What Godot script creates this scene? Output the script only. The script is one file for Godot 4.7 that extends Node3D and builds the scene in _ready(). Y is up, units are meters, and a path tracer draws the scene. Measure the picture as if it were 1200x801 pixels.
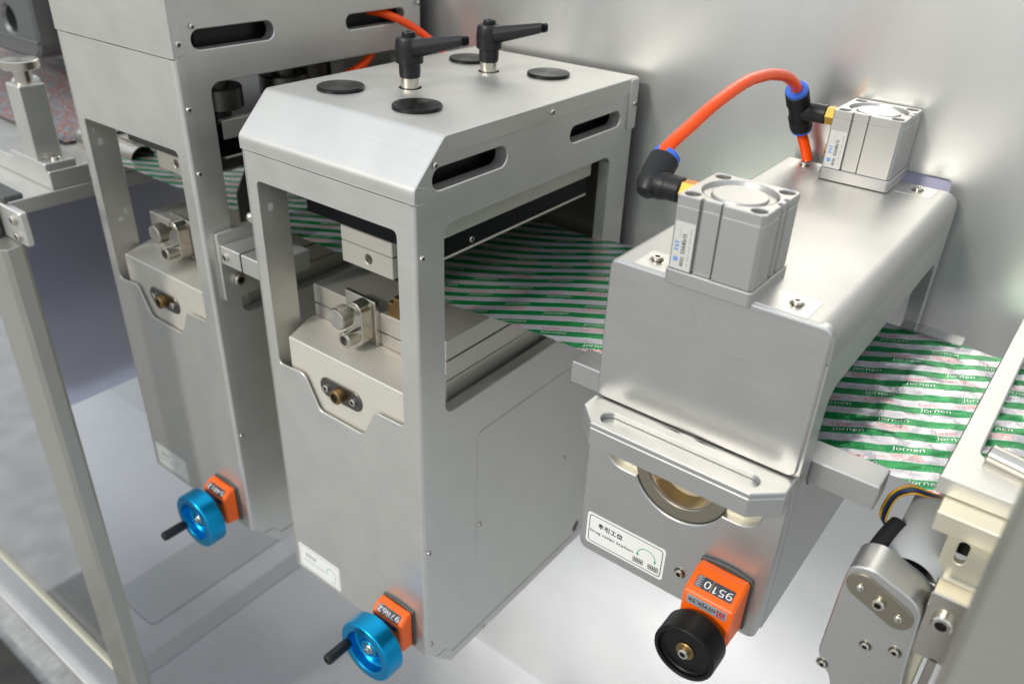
extends Node3D
# All lengths below are millimetres in one machine frame: x along the foil, y up (0 = lid seam of the
# middle station), z towards the viewer (0 = front face of the stations). LIFT puts the hall floor at y = 0.
const LIFT := 1500.0
var rng := RandomNumberGenerator.new()
var used := {}
var mats := {}
var font: SystemFont
var font_bold: SystemFont


# ---------------------------------------------------------------- geometry
class Geo:
	var v := PackedVector3Array()
	var n := PackedVector3Array()
	var t := PackedVector2Array()

	func tri(a: Vector3, b: Vector3, c: Vector3, na: Vector3, nb: Vector3, nc: Vector3, ta := Vector2.ZERO, tb := Vector2.ZERO, tc := Vector2.ZERO) -> void:
		var g := (b - a).cross(c - a)
		if g.length_squared() < 1e-12:
			return
		if g.dot(na + nb + nc) > 0.0:
			v.append_array([a, c, b]); n.append_array([na, nc, nb]); t.append_array([ta, tc, tb])
		else:
			v.append_array([a, b, c]); n.append_array([na, nb, nc]); t.append_array([ta, tb, tc])

	func quad(a: Vector3, b: Vector3, c: Vector3, d: Vector3, na: Vector3, nb: Vector3, nc: Vector3, nd: Vector3, ta := Vector2.ZERO, tb := Vector2.ZERO, tc := Vector2.ZERO, td := Vector2.ZERO) -> void:
		tri(a, b, c, na, nb, nc, ta, tb, tc)
		tri(a, c, d, na, nc, nd, ta, tc, td)

	func flat(a: Vector3, b: Vector3, c: Vector3, d: Vector3, nn: Vector3, uv := true) -> void:
		if uv:
			quad(a, b, c, d, nn, nn, nn, nn, Vector2(0, 0), Vector2(1, 0), Vector2(1, 1), Vector2(0, 1))
		else:
			quad(a, b, c, d, nn, nn, nn, nn)

	static func area(p: PackedVector2Array) -> float:
		var s := 0.0
		for i in p.size():
			s += p[i].cross(p[(i + 1) % p.size()])
		return s / 2.0

	static func inset(p: PackedVector2Array, b: float) -> PackedVector2Array:
		var o := PackedVector2Array()
		var m := p.size()
		for i in m:
			var e0 := (p[i] - p[(i + m - 1) % m]).normalized()
			var e1 := (p[(i + 1) % m] - p[i]).normalized()
			var n0 := Vector2(-e0.y, e0.x)
			var n1 := Vector2(-e1.y, e1.x)
			o.append(p[i] + b * (n0 + n1) / maxf(1.0 + n0.dot(n1), 0.3))
		return o

	static func bridge(outer: PackedVector2Array, holes: Array) -> PackedVector2Array:
		var p := outer.duplicate()
		var rest := holes.duplicate()
		while rest.size():
			var best := INF
			var bi := 0
			var bj := 0
			var bh := 0
			for h in rest.size():
				var q: PackedVector2Array = rest[h]
				for i in p.size():
					for j in q.size():
						var d := p[i].distance_squared_to(q[j])
						if d < best and Geo.clear(p[i], q[j], p, rest):
							best = d; bi = i; bj = j; bh = h
			var hole: PackedVector2Array = rest[bh]
			var o := PackedVector2Array()
			for i in bi + 1:
				o.append(p[i])
			for k in hole.size() + 1:
				o.append(hole[(bj + k) % hole.size()])
			for i in range(bi, p.size()):
				o.append(p[i])
			p = o
			rest.remove_at(bh)
		return p

	static func clear(a: Vector2, b: Vector2, p: PackedVector2Array, rest: Array) -> bool:
		var loops := [p] + rest
		for q in loops:
			for i in q.size():
				var c: Vector2 = q[i]
				var d: Vector2 = q[(i + 1) % q.size()]
				if c.is_equal_approx(a) or c.is_equal_approx(b) or d.is_equal_approx(a) or d.is_equal_approx(b):
					continue
				if Geometry2D.segment_intersects_segment(a, b, c, d) != null:
					return false
		return true

	static func ears(p: PackedVector2Array) -> PackedInt32Array:
		var out := PackedInt32Array()
		var idx: Array = range(p.size())
		var guard := 0
		while idx.size() > 3 and guard < 20000:
			var cut := false
			var m := idx.size()
			for k in m:
				guard += 1
				var ia: int = idx[(k + m - 1) % m]
				var ib: int = idx[k]
				var ic: int = idx[(k + 1) % m]
				var a := p[ia]
				var b := p[ib]
				var c := p[ic]
				if (b - a).cross(c - b) <= 1e-9:
					if a.is_equal_approx(c) or (b - a).length() < 1e-6:
						idx.remove_at(k); cut = true
						break
					continue
				var ok := true
				for q in idx:
					if q == ia or q == ib or q == ic:
						continue
					var w := p[q]
					if w.is_equal_approx(a) or w.is_equal_approx(b) or w.is_equal_approx(c):
						continue
					if (b - a).cross(w - a) >= -1e-9 and (c - b).cross(w - b) >= -1e-9 and (a - c).cross(w - c) >= -1e-9:
						ok = false
						break
				if ok:
					out.append_array([ia, ib, ic])
					idx.remove_at(k)
					cut = true
					break
			if not cut:
				idx.remove_at(0)
		if idx.size() == 3:
			out.append_array([idx[0], idx[1], idx[2]])
		return out

	func cap(outer: PackedVector2Array, holes: Array, x: Transform3D, h: float, up: float, uvbox := Rect2()) -> void:
		var p := Geo.bridge(outer, holes)
		var e := Geo.ears(p)
		var nn := (x.basis.z * up).normalized()
		for i in range(0, e.size(), 3):
			var q := [p[e[i]], p[e[i + 1]], p[e[i + 2]]]
			var u := []
			for w in q:
				u.append(Vector2(w.x * 0.01, w.y * 0.01) if uvbox.size.x == 0 else Vector2((w.x - uvbox.position.x) / uvbox.size.x, 1.0 - (w.y - uvbox.position.y) / uvbox.size.y))
			tri(x * Vector3(q[0].x, q[0].y, h), x * Vector3(q[1].x, q[1].y, h), x * Vector3(q[2].x, q[2].y, h), nn, nn, nn, u[0], u[1], u[2])

	func wall(p: PackedVector2Array, q: PackedVector2Array, x: Transform3D, h0: float, h1: float, tilt: float) -> void:
		# a band from loop p at h0 to loop q at h1; tilt: how far its normal leans along the axis
		var m := p.size()
		var en := PackedVector2Array()
		for i in m:
			var e := (p[(i + 1) % m] - p[i]).normalized()
			en.append(Vector2(e.y, -e.x))
		for i in m:
			var j := (i + 1) % m
			var e0 := en[i]
			var na := e0
			var nb := e0
			var pr := en[(i + m - 1) % m]
			var nx := en[j]
			if pr.dot(e0) > 0.8:
				na = (pr + e0).normalized()
			if nx.dot(e0) > 0.8:
				nb = (nx + e0).normalized()
			var wa := (x.basis * Vector3(na.x, na.y, tilt)).normalized()
			var wb := (x.basis * Vector3(nb.x, nb.y, tilt)).normalized()
			var u := Vector2(h0 * 0.01, 0)
			quad(x * Vector3(p[i].x, p[i].y, h0), x * Vector3(p[j].x, p[j].y, h0), x * Vector3(q[j].x, q[j].y, h1), x * Vector3(q[i].x, q[i].y, h1), wa, wb, wb, wa, Vector2(0, h0 * 0.01), Vector2(p[i].distance_to(p[j]) * 0.01, h0 * 0.01), Vector2(p[i].distance_to(p[j]) * 0.01, h1 * 0.01), Vector2(0, h1 * 0.01))

	func plate(outer: PackedVector2Array, holes: Array, x: Transform3D, h0: float, h1: float, b := 0.0, uvbox := Rect2()) -> Geo:
		if Geo.area(outer) < 0:
			outer = outer.duplicate(); outer.reverse()
		var hs := []
		for h in holes:
			var q: PackedVector2Array = h.duplicate()
			if Geo.area(q) > 0:
				q.reverse()
			hs.append(q)
		var loops := [outer] + hs
		var tops := []
		for q in loops:
			var iq: PackedVector2Array = Geo.inset(q, b) if b > 0 else q
			tops.append(iq)
			wall(q, q, x, h0 + b, h1 - b, 0.0)
			if b > 0:
				wall(q, iq, x, h1 - b, h1, 1.0)
				wall(q, iq, x, h0 + b, h0, -1.0)
		cap(tops[0], tops.slice(1), x, h1, 1.0, uvbox)
		cap(tops[0], tops.slice(1), x, h0, -1.0)
		return self

	func lathe(prof: Array, x: Transform3D, seg := 40) -> Geo:
		# prof: Vector2(radius, height along +z), outwards-facing when listed from the bottom up
		var m := prof.size()
		for k in m - 1:
			var a: Vector2 = prof[k]
			var b: Vector2 = prof[k + 1]
			if a.is_equal_approx(b):
				continue
			var e := (b - a).normalized()
			var nn := Vector2(e.y, -e.x)
			var n0 := nn
			var n1 := nn
			if k > 0:
				var e2: Vector2 = (a - prof[k - 1]).normalized()
				var m2 := Vector2(e2.y, -e2.x)
				if m2.dot(nn) > 0.8:
					var l2: float = (a - prof[k - 1]).length()
					n0 = (m2 * minf(l2 / a.distance_to(b), 9.0) + nn).normalized() if l2 > a.distance_to(b) * 0.4 else nn
			if k < m - 2:
				var e3: Vector2 = (prof[k + 2] - b).normalized()
				var m3 := Vector2(e3.y, -e3.x)
				if m3.dot(nn) > 0.8:
					var l3: float = (prof[k + 2] - b).length()
					n1 = (m3 * minf(l3 / a.distance_to(b), 9.0) + nn).normalized() if l3 > a.distance_to(b) * 0.4 else nn
			for i in seg:
				var c0 := Vector2.from_angle(TAU * i / seg)
				var c1 := Vector2.from_angle(TAU * (i + 1) / seg)
				var p := func(c: Vector2, r: Vector2) -> Vector3: return x * Vector3(c.x * r.x, c.y * r.x, r.y)
				var w := func(c: Vector2, r: Vector2) -> Vector3: return (x.basis * Vector3(c.x * r.x, c.y * r.x, r.y)).normalized()
				var u0 := float(i) / seg
				var u1 := float(i + 1) / seg
				quad(p.call(c0, a), p.call(c1, a), p.call(c1, b), p.call(c0, b), w.call(c0, n0), w.call(c1, n0), w.call(c1, n1), w.call(c0, n1), Vector2(u0, k), Vector2(u1, k), Vector2(u1, k + 1), Vector2(u0, k + 1))
		return self

	func tube(pts: PackedVector3Array, r: float, seg := 16, caps := true) -> Geo:
		var m := pts.size()
		var side := Vector3.UP
		var rings := []
		for i in m:
			var d := (pts[mini(i + 1, m - 1)] - pts[maxi(i - 1, 0)]).normalized()
			if i == 0:
				side = d.cross(Vector3.UP if absf(d.y) < 0.9 else Vector3.RIGHT).normalized()
			side = (side - d * side.dot(d)).normalized()
			var up := d.cross(side)
			var ring := []
			for k in seg:
				ring.append(side * cos(TAU * k / seg) + up * sin(TAU * k / seg))
			rings.append(ring)
		for i in m - 1:
			for k in seg:
				var l := (k + 1) % seg
				quad(pts[i] + rings[i][k] * r, pts[i] + rings[i][l] * r, pts[i + 1] + rings[i + 1][l] * r, pts[i + 1] + rings[i + 1][k] * r, rings[i][k], rings[i][l], rings[i + 1][l], rings[i + 1][k])
		if caps:
			for e in [0, m - 1]:
				var nn: Vector3 = (pts[0] - pts[1]).normalized() if e == 0 else (pts[m - 1] - pts[m - 2]).normalized()
				for k in seg:
					tri(pts[e], pts[e] + rings[e][k] * r, pts[e] + rings[e][(k + 1) % seg] * r, nn, nn, nn)
		return self

	func box(x0: float, y0: float, z0: float, x1: float, y1: float, z1: float, b := 0.5) -> Geo:
		return plate(Geo.rrect(x0, y0, x1, y1, b, 1), [], Transform3D.IDENTITY, z0, z1, b)

	static func rrect(x0: float, y0: float, x1: float, y1: float, r: float, seg := 5) -> PackedVector2Array:
		var o := PackedVector2Array()
		if r <= 0:
			return PackedVector2Array([Vector2(x0, y0), Vector2(x1, y0), Vector2(x1, y1), Vector2(x0, y1)])
		var cs := [Vector2(x1 - r, y0 + r), Vector2(x1 - r, y1 - r), Vector2(x0 + r, y1 - r), Vector2(x0 + r, y0 + r)]
		for k in 4:
			for i in seg + 1:
				o.append(cs[k] + r * Vector2.from_angle(-PI / 2 + PI / 2 * (k + float(i) / seg)))
		return Geo.tidy(o)

	static func tidy(o: PackedVector2Array) -> PackedVector2Array:
		var q := PackedVector2Array()
		for i in o.size():
			if not o[i].is_equal_approx(o[(i + 1) % o.size()]):
				q.append(o[i])
		return q

	static func circle(c: Vector2, r: float, seg := 28) -> PackedVector2Array:
		var o := PackedVector2Array()
		for i in seg:
			o.append(c + r * Vector2.from_angle(TAU * i / seg))
		return o

	static func rounded(p: PackedVector2Array, r: float, seg := 5) -> PackedVector2Array:
		var o := PackedVector2Array()
		var m := p.size()
		for i in m:
			var a := p[(i + m - 1) % m]
			var c := p[(i + 1) % m]
			var d0 := (a - p[i]).normalized()
			var d1 := (c - p[i]).normalized()
			var rr := minf(r, 0.45 * minf(a.distance_to(p[i]), c.distance_to(p[i])))
			for k in seg + 1:
				var s := float(k) / seg
				o.append((p[i] + d0 * rr).lerp(p[i], s).lerp(p[i].lerp(p[i] + d1 * rr, s), s))
		return Geo.tidy(o)

	func mesh(at: Vector3) -> ArrayMesh:
		var w := PackedVector3Array()
		w.resize(v.size())
		for i in v.size():
			w[i] = (v[i] - at) * 0.001
		var a := []
		a.resize(Mesh.ARRAY_MAX)
		a[Mesh.ARRAY_VERTEX] = w
		a[Mesh.ARRAY_NORMAL] = n
		a[Mesh.ARRAY_TEX_UV] = t
		var tg := PackedFloat32Array()
		tg.resize(v.size() * 4)
		for i in v.size():
			var s := n[i].cross(Vector3.UP if absf(n[i].y) < 0.9 else Vector3.RIGHT).normalized()
			tg[i * 4] = s.x; tg[i * 4 + 1] = s.y; tg[i * 4 + 2] = s.z; tg[i * 4 + 3] = 1.0
		a[Mesh.ARRAY_TANGENT] = tg
		var m := ArrayMesh.new()
		m.add_surface_from_arrays(Mesh.PRIMITIVE_TRIANGLES, a)
		return m


# frames: FRONT looks to +z, RIGHT to +x (u = -z), TOP to +y (v = -z), LEFT to -x (u = z)
var FRONT := Transform3D.IDENTITY
var RIGHT := Transform3D(Basis(Vector3(0, 0, -1), Vector3(0, 1, 0), Vector3(1, 0, 0)), Vector3.ZERO)
var TOP := Transform3D(Basis(Vector3(1, 0, 0), Vector3(0, 0, -1), Vector3(0, 1, 0)), Vector3.ZERO)
var LEFT := Transform3D(Basis(Vector3(0, 0, 1), Vector3(0, 1, 0), Vector3(-1, 0, 0)), Vector3.ZERO)


func at(x: float, y: float, z: float, f: Transform3D = Transform3D.IDENTITY) -> Transform3D:
	return Transform3D(f.basis, Vector3(x, y, z))


func axis(p: Vector3, d: Vector3) -> Transform3D:      # a frame at p whose z runs along d
	d = d.normalized()
	var s := d.cross(Vector3.UP if absf(d.y) < 0.9 else Vector3.RIGHT).normalized()
	return Transform3D(Basis(s, d.cross(s), d), p)


func pv(a: Array) -> PackedVector2Array:
	var o := PackedVector2Array()
	for i in range(0, a.size(), 2):
		o.append(Vector2(a[i], a[i + 1]))
	return o


func curve(pts: Array, steps := 10) -> PackedVector3Array:
	var o := PackedVector3Array()
	for i in pts.size() - 1:
		var p0: Vector3 = pts[maxi(i - 1, 0)]
		var p3: Vector3 = pts[mini(i + 2, pts.size() - 1)]
		for k in steps:
			o.append((pts[i] as Vector3).cubic_interpolate(pts[i + 1], p0, p3, float(k) / steps))
	o.append(pts[-1])
	return o


# ---------------------------------------------------------------- objects
func numbered(called: String) -> String:
	var k: int = used.get(called, -1) + 1
	used[called] = k
	return called if k == 0 else "%s_%03d" % [called, k]


func tag(o: Node3D, label: String, category: String, group := "") -> void:
	o.set_meta("label", label)
	o.set_meta("category", category)
	if group:
		o.set_meta("group", group)


func thing(called: String, label: String, category: String, base: Vector3, group := "") -> Node3D:
	var o := Node3D.new()
	o.name = numbered(called)
	add_child(o)
	o.position = (base + Vector3(0, LIFT, 0)) * 0.001
	o.set_meta("base", base)
	tag(o, label, category, group)
	return o


func origin(o: Node) -> Vector3:
	var b := Vector3.ZERO
	while o != self and o != null:
		if o.has_meta("base"):
			b += o.get_meta("base")
		o = o.get_parent()
	return b


func part(called: String, g: Geo, m: Material, under: Node, label := "") -> MeshInstance3D:
	var o := MeshInstance3D.new()
	o.name = called
	o.mesh = g.mesh(origin(under))
	o.material_override = m
	under.add_child(o, true)
	if label:
		o.set_meta("label", label)
	return o


func single(called: String, g: Geo, m: Material, label: String, category: String, base: Vector3, group := "") -> MeshInstance3D:
	var o := MeshInstance3D.new()
	o.name = numbered(called)
	o.mesh = g.mesh(base)
	o.material_override = m
	add_child(o)
	o.position = (base + Vector3(0, LIFT, 0)) * 0.001
	tag(o, label, category, group)
	return o


func struct(called: String, g: Geo, m: Material) -> MeshInstance3D:
	var o := MeshInstance3D.new()
	o.name = numbered(called)
	o.mesh = g.mesh(Vector3(0, 0, 0))
	o.material_override = m
	add_child(o)
	o.position.y = LIFT * 0.001
	o.set_meta("kind", "structure")
	return o


# ---------------------------------------------------------------- textures and materials
func noise(freq: float, w: int, h: int, stretch := Vector2(1, 1), octaves := 3, sd := 1) -> PackedFloat32Array:
	var f := FastNoiseLite.new()
	f.seed = sd
	f.noise_type = FastNoiseLite.TYPE_SIMPLEX_SMOOTH
	f.frequency = freq
	f.fractal_octaves = octaves
	var o := PackedFloat32Array()
	o.resize(w * h)
	for y in h:
		for x in w:
			# blended at the borders so that it repeats
			var bx := float(x) / w
			var a := f.get_noise_2d(x * stretch.x, y * stretch.y)
			var b := f.get_noise_2d((x - w) * stretch.x, y * stretch.y)
			o[y * w + x] = lerpf(a, b, smoothstep(0.7, 1.0, bx)) * 0.5 + 0.5
	return o


func grey(p: PackedFloat32Array, w: int, h: int, lo: float, hi: float) -> ImageTexture:
	var im := Image.create_empty(w, h, false, Image.FORMAT_L8)
	for y in h:
		for x in w:
			var c := lerpf(lo, hi, clampf(p[y * w + x], 0, 1))
			im.set_pixel(x, y, Color(c, c, c))
	return ImageTexture.create_from_image(im)


func metal(color: Color, rough: float, metallic := 1.0) -> StandardMaterial3D:
	var m := StandardMaterial3D.new()
	m.albedo_color = color
	m.metallic = metallic
	m.roughness = rough
	return m


func worn(m: StandardMaterial3D, rough_tex: Texture2D, tint_tex: Texture2D, per_metre: Vector3, rough: float) -> StandardMaterial3D:
	m.roughness = rough
	m.roughness_texture = rough_tex
	m.albedo_texture = tint_tex
	m.uv1_triplanar = true
	m.uv1_world_triplanar = true
	m.uv1_scale = per_metre
	return m


func make_materials() -> void:
	var W := 256
	var smudge := noise(0.012, W, W, Vector2(1, 1), 4, 3)
	var streak := noise(0.35, W, W, Vector2(0.02, 1.0), 2, 5)
	var grain := noise(0.5, W, W, Vector2(1, 1), 2, 8)
	var mixed := PackedFloat32Array()
	var tint := PackedFloat32Array()
	var brushed := PackedFloat32Array()
	var btint := PackedFloat32Array()
	for a in [mixed, tint, brushed, btint]:
		a.resize(W * W)
	for i in W * W:
		mixed[i] = 0.65 * smudge[i] + 0.2 * streak[i] + 0.15 * grain[i]
		tint[i] = 0.6 + 0.25 * (smudge[i] - 0.5) + 0.25 * (grain[i] - 0.5)
		brushed[i] = 0.35 * smudge[i] + 0.55 * streak[i] + 0.1 * grain[i]
		btint[i] = 0.6 + 0.5 * (streak[i] - 0.5) + 0.15 * (grain[i] - 0.5)
	var B := 512
	var sm2 := noise(0.008, B, B, Vector2(1, 1), 5, 13)
	var st2 := noise(0.4, B, B, Vector2(0.015, 1.0), 2, 15)
	var gr2 := noise(0.5, B, B, Vector2(1, 1), 2, 18)
	var ft := PackedFloat32Array()
	var fr := PackedFloat32Array()
	ft.resize(B * B)
	fr.resize(B * B)
	for i in B * B:
		ft[i] = 0.72 + 0.15 * (sm2[i] - 0.5) + 0.2 * (gr2[i] - 0.5) + 0.2 * (st2[i] - 0.5)
		fr[i] = 0.6 + 0.6 * (sm2[i] - 0.5) + 0.3 * (st2[i] - 0.5) + 0.1 * (gr2[i] - 0.5)
	for k in 46:                                   # hairline scratches, nicks and rub marks
		var a := Vector2(rng.randf() * B, rng.randf() * B)
		var d := Vector2.from_angle(rng.randf_range(-0.5, 0.5) + (PI / 2 if rng.randf() > 0.6 else 0.0))
		var l := rng.randf_range(4, 46) if k > 12 else rng.randf_range(1, 4)
		var s := 0.25 if rng.randf() > 0.45 else -0.22
		for j in int(l):
			var p := a + d * j
			var at_ := posmod(int(p.y), B) * B + posmod(int(p.x), B)
			ft[at_] += s
			fr[at_] -= s
	var r_fine := grey(fr, B, B, 0.62, 1.0)
	var t_fine := grey(ft, B, B, 0.78, 1.0)
	var cl := noise(0.011, W, W, Vector2(1.0, 0.35), 4, 51)
	var r_cloud := grey(cl, W, W, 0.55, 1.05)
	var r_satin := grey(mixed, W, W, 0.86, 1.0)
	var t_satin := grey(tint, W, W, 0.93, 1.0)
	var r_smooth := grey(smudge, W, W, 0.92, 1.0)
	var t_smooth := grey(smudge, W, W, 0.97, 1.0)
	var r_brush := grey(brushed, W, W, 0.75, 1.0)
	var t_brush := grey(btint, W, W, 0.86, 1.0)
	var S := Vector3(6, 6, 6)
	mats.alu = worn(metal(Color(0.88, 0.875, 0.85), 0.4, 0.8), r_fine, t_fine, Vector3(4, 4, 4), 0.5)
	mats.alu_smooth = worn(metal(Color(0.79, 0.788, 0.775), 0.3, 0.88), r_fine, t_fine, Vector3(4, 4, 4), 0.45)
	mats.shell = worn(metal(Color(0.76, 0.757, 0.745), 0.4, 0.9), r_fine, t_fine, Vector3(4, 4, 4), 0.52)
	mats.alu_cast = worn(metal(Color(0.80, 0.795, 0.78), 0.5, 0.92), grey(grain, W, W, 0.8, 1.0), grey(grain, W, W, 0.86, 1.0), Vector3(18, 18, 18), 0.5)
	mats.milled = worn(metal(Color(0.86, 0.84, 0.80), 0.4, 0.7), r_brush, t_brush, Vector3(14, 14, 14), 0.38)
	mats.steel = metal(Color(0.78, 0.76, 0.72), 0.24)
	mats.screw = metal(Color(0.80, 0.78, 0.74), 0.2)
	mats.dark_steel = metal(Color(0.42, 0.41, 0.39), 0.35)
	mats.brass = metal(Color(0.86, 0.66, 0.32), 0.22)
	mats.old_brass = metal(Color(0.55, 0.46, 0.31), 0.38)
	mats.bronze = metal(Color(0.82, 0.77, 0.67), 0.3)
	mats.cream = metal(Color(0.86, 0.84, 0.76), 0.45, 0.75)
	mats.wall = worn(metal(Color(0.84, 0.84, 0.83), 0.34, 0.9), r_cloud, t_smooth, Vector3(1.7, 1.7, 1.7), 0.48)
	mats.base = worn(metal(Color(0.88, 0.89, 0.91), 0.34, 0.65), r_fine, t_fine, Vector3(2.5, 2.5, 2.5), 0.38)
	mats.black = metal(Color(0.035, 0.036, 0.04), 0.45, 0.0)
	mats.black_alu = metal(Color(0.09, 0.095, 0.105), 0.32, 0.85)
	mats.black_knob = worn(metal(Color(0.085, 0.08, 0.075), 0.4, 0.5), r_satin, t_satin, Vector3(20, 20, 20), 0.42)
	mats.hole = metal(Color(0.02, 0.02, 0.02), 0.9, 0.0)
	mats.rubber = metal(Color(0.06, 0.06, 0.062), 0.75, 0.0)
	mats.orange = metal(Color(0.97, 0.40, 0.05), 0.38, 0.0)
	mats.hose = metal(Color(0.98, 0.31, 0.0), 0.25, 0.0)
	mats.hose.metallic_specular = 0.3
	mats.hose.clearcoat_enabled = true
	mats.hose.clearcoat = 0.25
	mats.hose.clearcoat_roughness = 0.15
	mats.collar = metal(Color(0.22, 0.42, 0.82), 0.3, 0.0)
	mats.blue = metal(Color(0.07, 0.60, 0.82), 0.28, 0.9)
	mats.grey_plastic = metal(Color(0.30, 0.31, 0.30), 0.5, 0.0)
	mats.white_plastic = metal(Color(0.74, 0.745, 0.74), 0.5, 0.0)
	mats.white_paint = metal(Color(0.80, 0.80, 0.78), 0.4, 0.0)
	mats.panel = metal(Color(0.78, 0.79, 0.86), 0.17, 0.85)
	mats.post = worn(metal(Color(0.70, 0.70, 0.665), 0.4, 0.7), r_fine, t_fine, Vector3(4, 4, 4), 0.45)
	mats.ring = metal(Color(0.62, 0.59, 0.53), 0.34)
	mats.platform = worn(metal(Color(0.88, 0.86, 0.81), 0.4, 0.4), r_brush, t_brush, Vector3(14, 14, 14), 0.42)
	mats.shade_kick_grey = metal(Color(0.745, 0.76, 0.775), 0.42, 0.75)  # grey for the added shade sheets on the base plate and the kick panel
	mats.housing = metal(Color(0.42, 0.43, 0.43), 0.4, 0.6)
	mats.slot_back = metal(Color(0.80, 0.79, 0.90), 0.4, 0.2)
	mats.disc = metal(Color(0.2, 0.2, 0.2), 0.28, 1.0)
	mats.disc.anisotropy_enabled = true
	mats.disc.anisotropy = 0.85
	mats.turned = metal(Color(0.80, 0.78, 0.74), 0.28, 1.0)
	mats.turned.anisotropy_enabled = true
	mats.turned.anisotropy = 0.7
	var pane := StandardMaterial3D.new()
	pane.transparency = BaseMaterial3D.TRANSPARENCY_ALPHA
	pane.albedo_color = Color(0.42, 0.43, 0.41, 0.3)
	pane.roughness = 0.06
	mats.pane = pane
	var fl := noise(0.02, W, W, Vector2(1, 1), 5, 21)
	var fd := noise(0.4, W, W, Vector2(1, 0.1), 3, 22)
	for i in W * W:
		fl[i] = 0.6 * fl[i] + 0.4 * fd[i]
	mats.mat = worn(metal(Color(0.30, 0.29, 0.27), 0.8, 0.0), r_satin, grey(fl, W, W, 0.45, 1.0), Vector3(1.6, 1.6, 1.6), 0.85)
	mats.floor = worn(metal(Color(0.88, 0.875, 0.86), 0.8, 0.0), r_satin, grey(fl, W, W, 0.45, 1.0), Vector3(1.6, 1.6, 1.6), 0.85)


func stamp(im: Image, text: String, f: Font, height: float, org: Vector2, color: Color, shear := 0.0, turn := 0.0, wide := 1.0) -> float:
	# fills the triangles of a TextMesh into the image: org is the left end of the baseline
	var tm := TextMesh.new()
	tm.font = f
	tm.text = text
	tm.font_size = 64
	tm.pixel_size = 1.0
	tm.depth = 0.0
	tm.horizontal_alignment = HORIZONTAL_ALIGNMENT_LEFT
	tm.vertical_alignment = VERTICAL_ALIGNMENT_BOTTOM
	var arr := tm.get_mesh_arrays()
	if arr.is_empty() or arr[Mesh.ARRAY_VERTEX] == null:
		return 0.0
	var vs: PackedVector3Array = arr[Mesh.ARRAY_VERTEX]
	var ids := PackedInt32Array()
	if arr[Mesh.ARRAY_INDEX] != null:
		ids = arr[Mesh.ARRAY_INDEX]
	else:
		ids = PackedInt32Array(range(vs.size()))
	var x0 := INF
	var x1 := -INF
	var y0 := INF
	for p in vs:
		x0 = minf(x0, p.x); x1 = maxf(x1, p.x); y0 = minf(y0, p.y)
	var s := height / 46.0
	var r := Vector2.from_angle(turn)
	var w := im.get_width()
	var h := im.get_height()
	for i in range(0, ids.size(), 3):
		var q := []
		for k in 3:
			var p := vs[ids[i + k]]
			var l := Vector2((p.x - x0) * s * wide + shear * (p.y - y0) * s, -(p.y - y0) * s)
			q.append(org + Vector2(l.x * r.x - l.y * r.y, l.x * r.y + l.y * r.x))
		var a: Vector2 = q[0]
		var b: Vector2 = q[1]
		var c: Vector2 = q[2]
		var ar := (b - a).cross(c - a)
		if absf(ar) < 1e-6:
			continue
		for y in range(floori(minf(a.y, minf(b.y, c.y))), ceili(maxf(a.y, maxf(b.y, c.y))) + 1):
			for x in range(floori(minf(a.x, minf(b.x, c.x))), ceili(maxf(a.x, maxf(b.x, c.x))) + 1):
				var p := Vector2(x + 0.5, y + 0.5)
				var e0 := (b - a).cross(p - a) / ar
				var e1 := (c - b).cross(p - b) / ar
				var e2 := (a - c).cross(p - c) / ar
				if e0 >= 0 and e1 >= 0 and e2 >= 0:
					im.set_pixel(posmod(x, w), posmod(y, h), color)
	return (x1 - x0) * s * wide


func stroke(im: Image, a: Vector2, b: Vector2, r: float, color: Color) -> void:
	var n := int(a.distance_to(b) / maxf(r * 0.5, 0.5)) + 1
	for i in n + 1:
		var c := a.lerp(b, float(i) / n)
		for y in range(int(c.y - r), int(c.y + r) + 1):
			for x in range(int(c.x - r), int(c.x + r) + 1):
				if Vector2(x + 0.5, y + 0.5).distance_to(c) <= r and x >= 0 and y >= 0 and x < im.get_width() and y < im.get_height():
					im.set_pixel(x, y, color)


func strokes(im: Image, list: Array, org: Vector2, size: float, r: float, color: Color) -> void:
	for s in list:                                # each stroke: x, y pairs in a 0..10 box
		for i in range(0, s.size() - 2, 2):
			stroke(im, org + Vector2(s[i], s[i + 1]) * size / 10.0, org + Vector2(s[i + 2], s[i + 3]) * size / 10.0, r, color)


func squiggle(im: Image, x: float, y: float, w: float, h: float, color: Color) -> void:
	# a line of print too small to read: little uprights of uneven spacing
	var u := x
	while u < x + w:
		var d := rng.randf_range(h * 0.25, h * 0.6)
		if rng.randf() > 0.15:
			im.fill_rect(Rect2i(int(u), int(y + rng.randf() * h * 0.3), maxi(1, int(d * 0.55)), maxi(1, int(h * rng.randf_range(0.5, 0.8)))), color)
		u += d


func printed(im: Image, rough: float, metallic := 0.0) -> StandardMaterial3D:
	im.generate_mipmaps()
	var m := StandardMaterial3D.new()
	m.albedo_texture = ImageTexture.create_from_image(im)
	m.roughness = rough
	m.metallic = metallic
	return m


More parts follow.
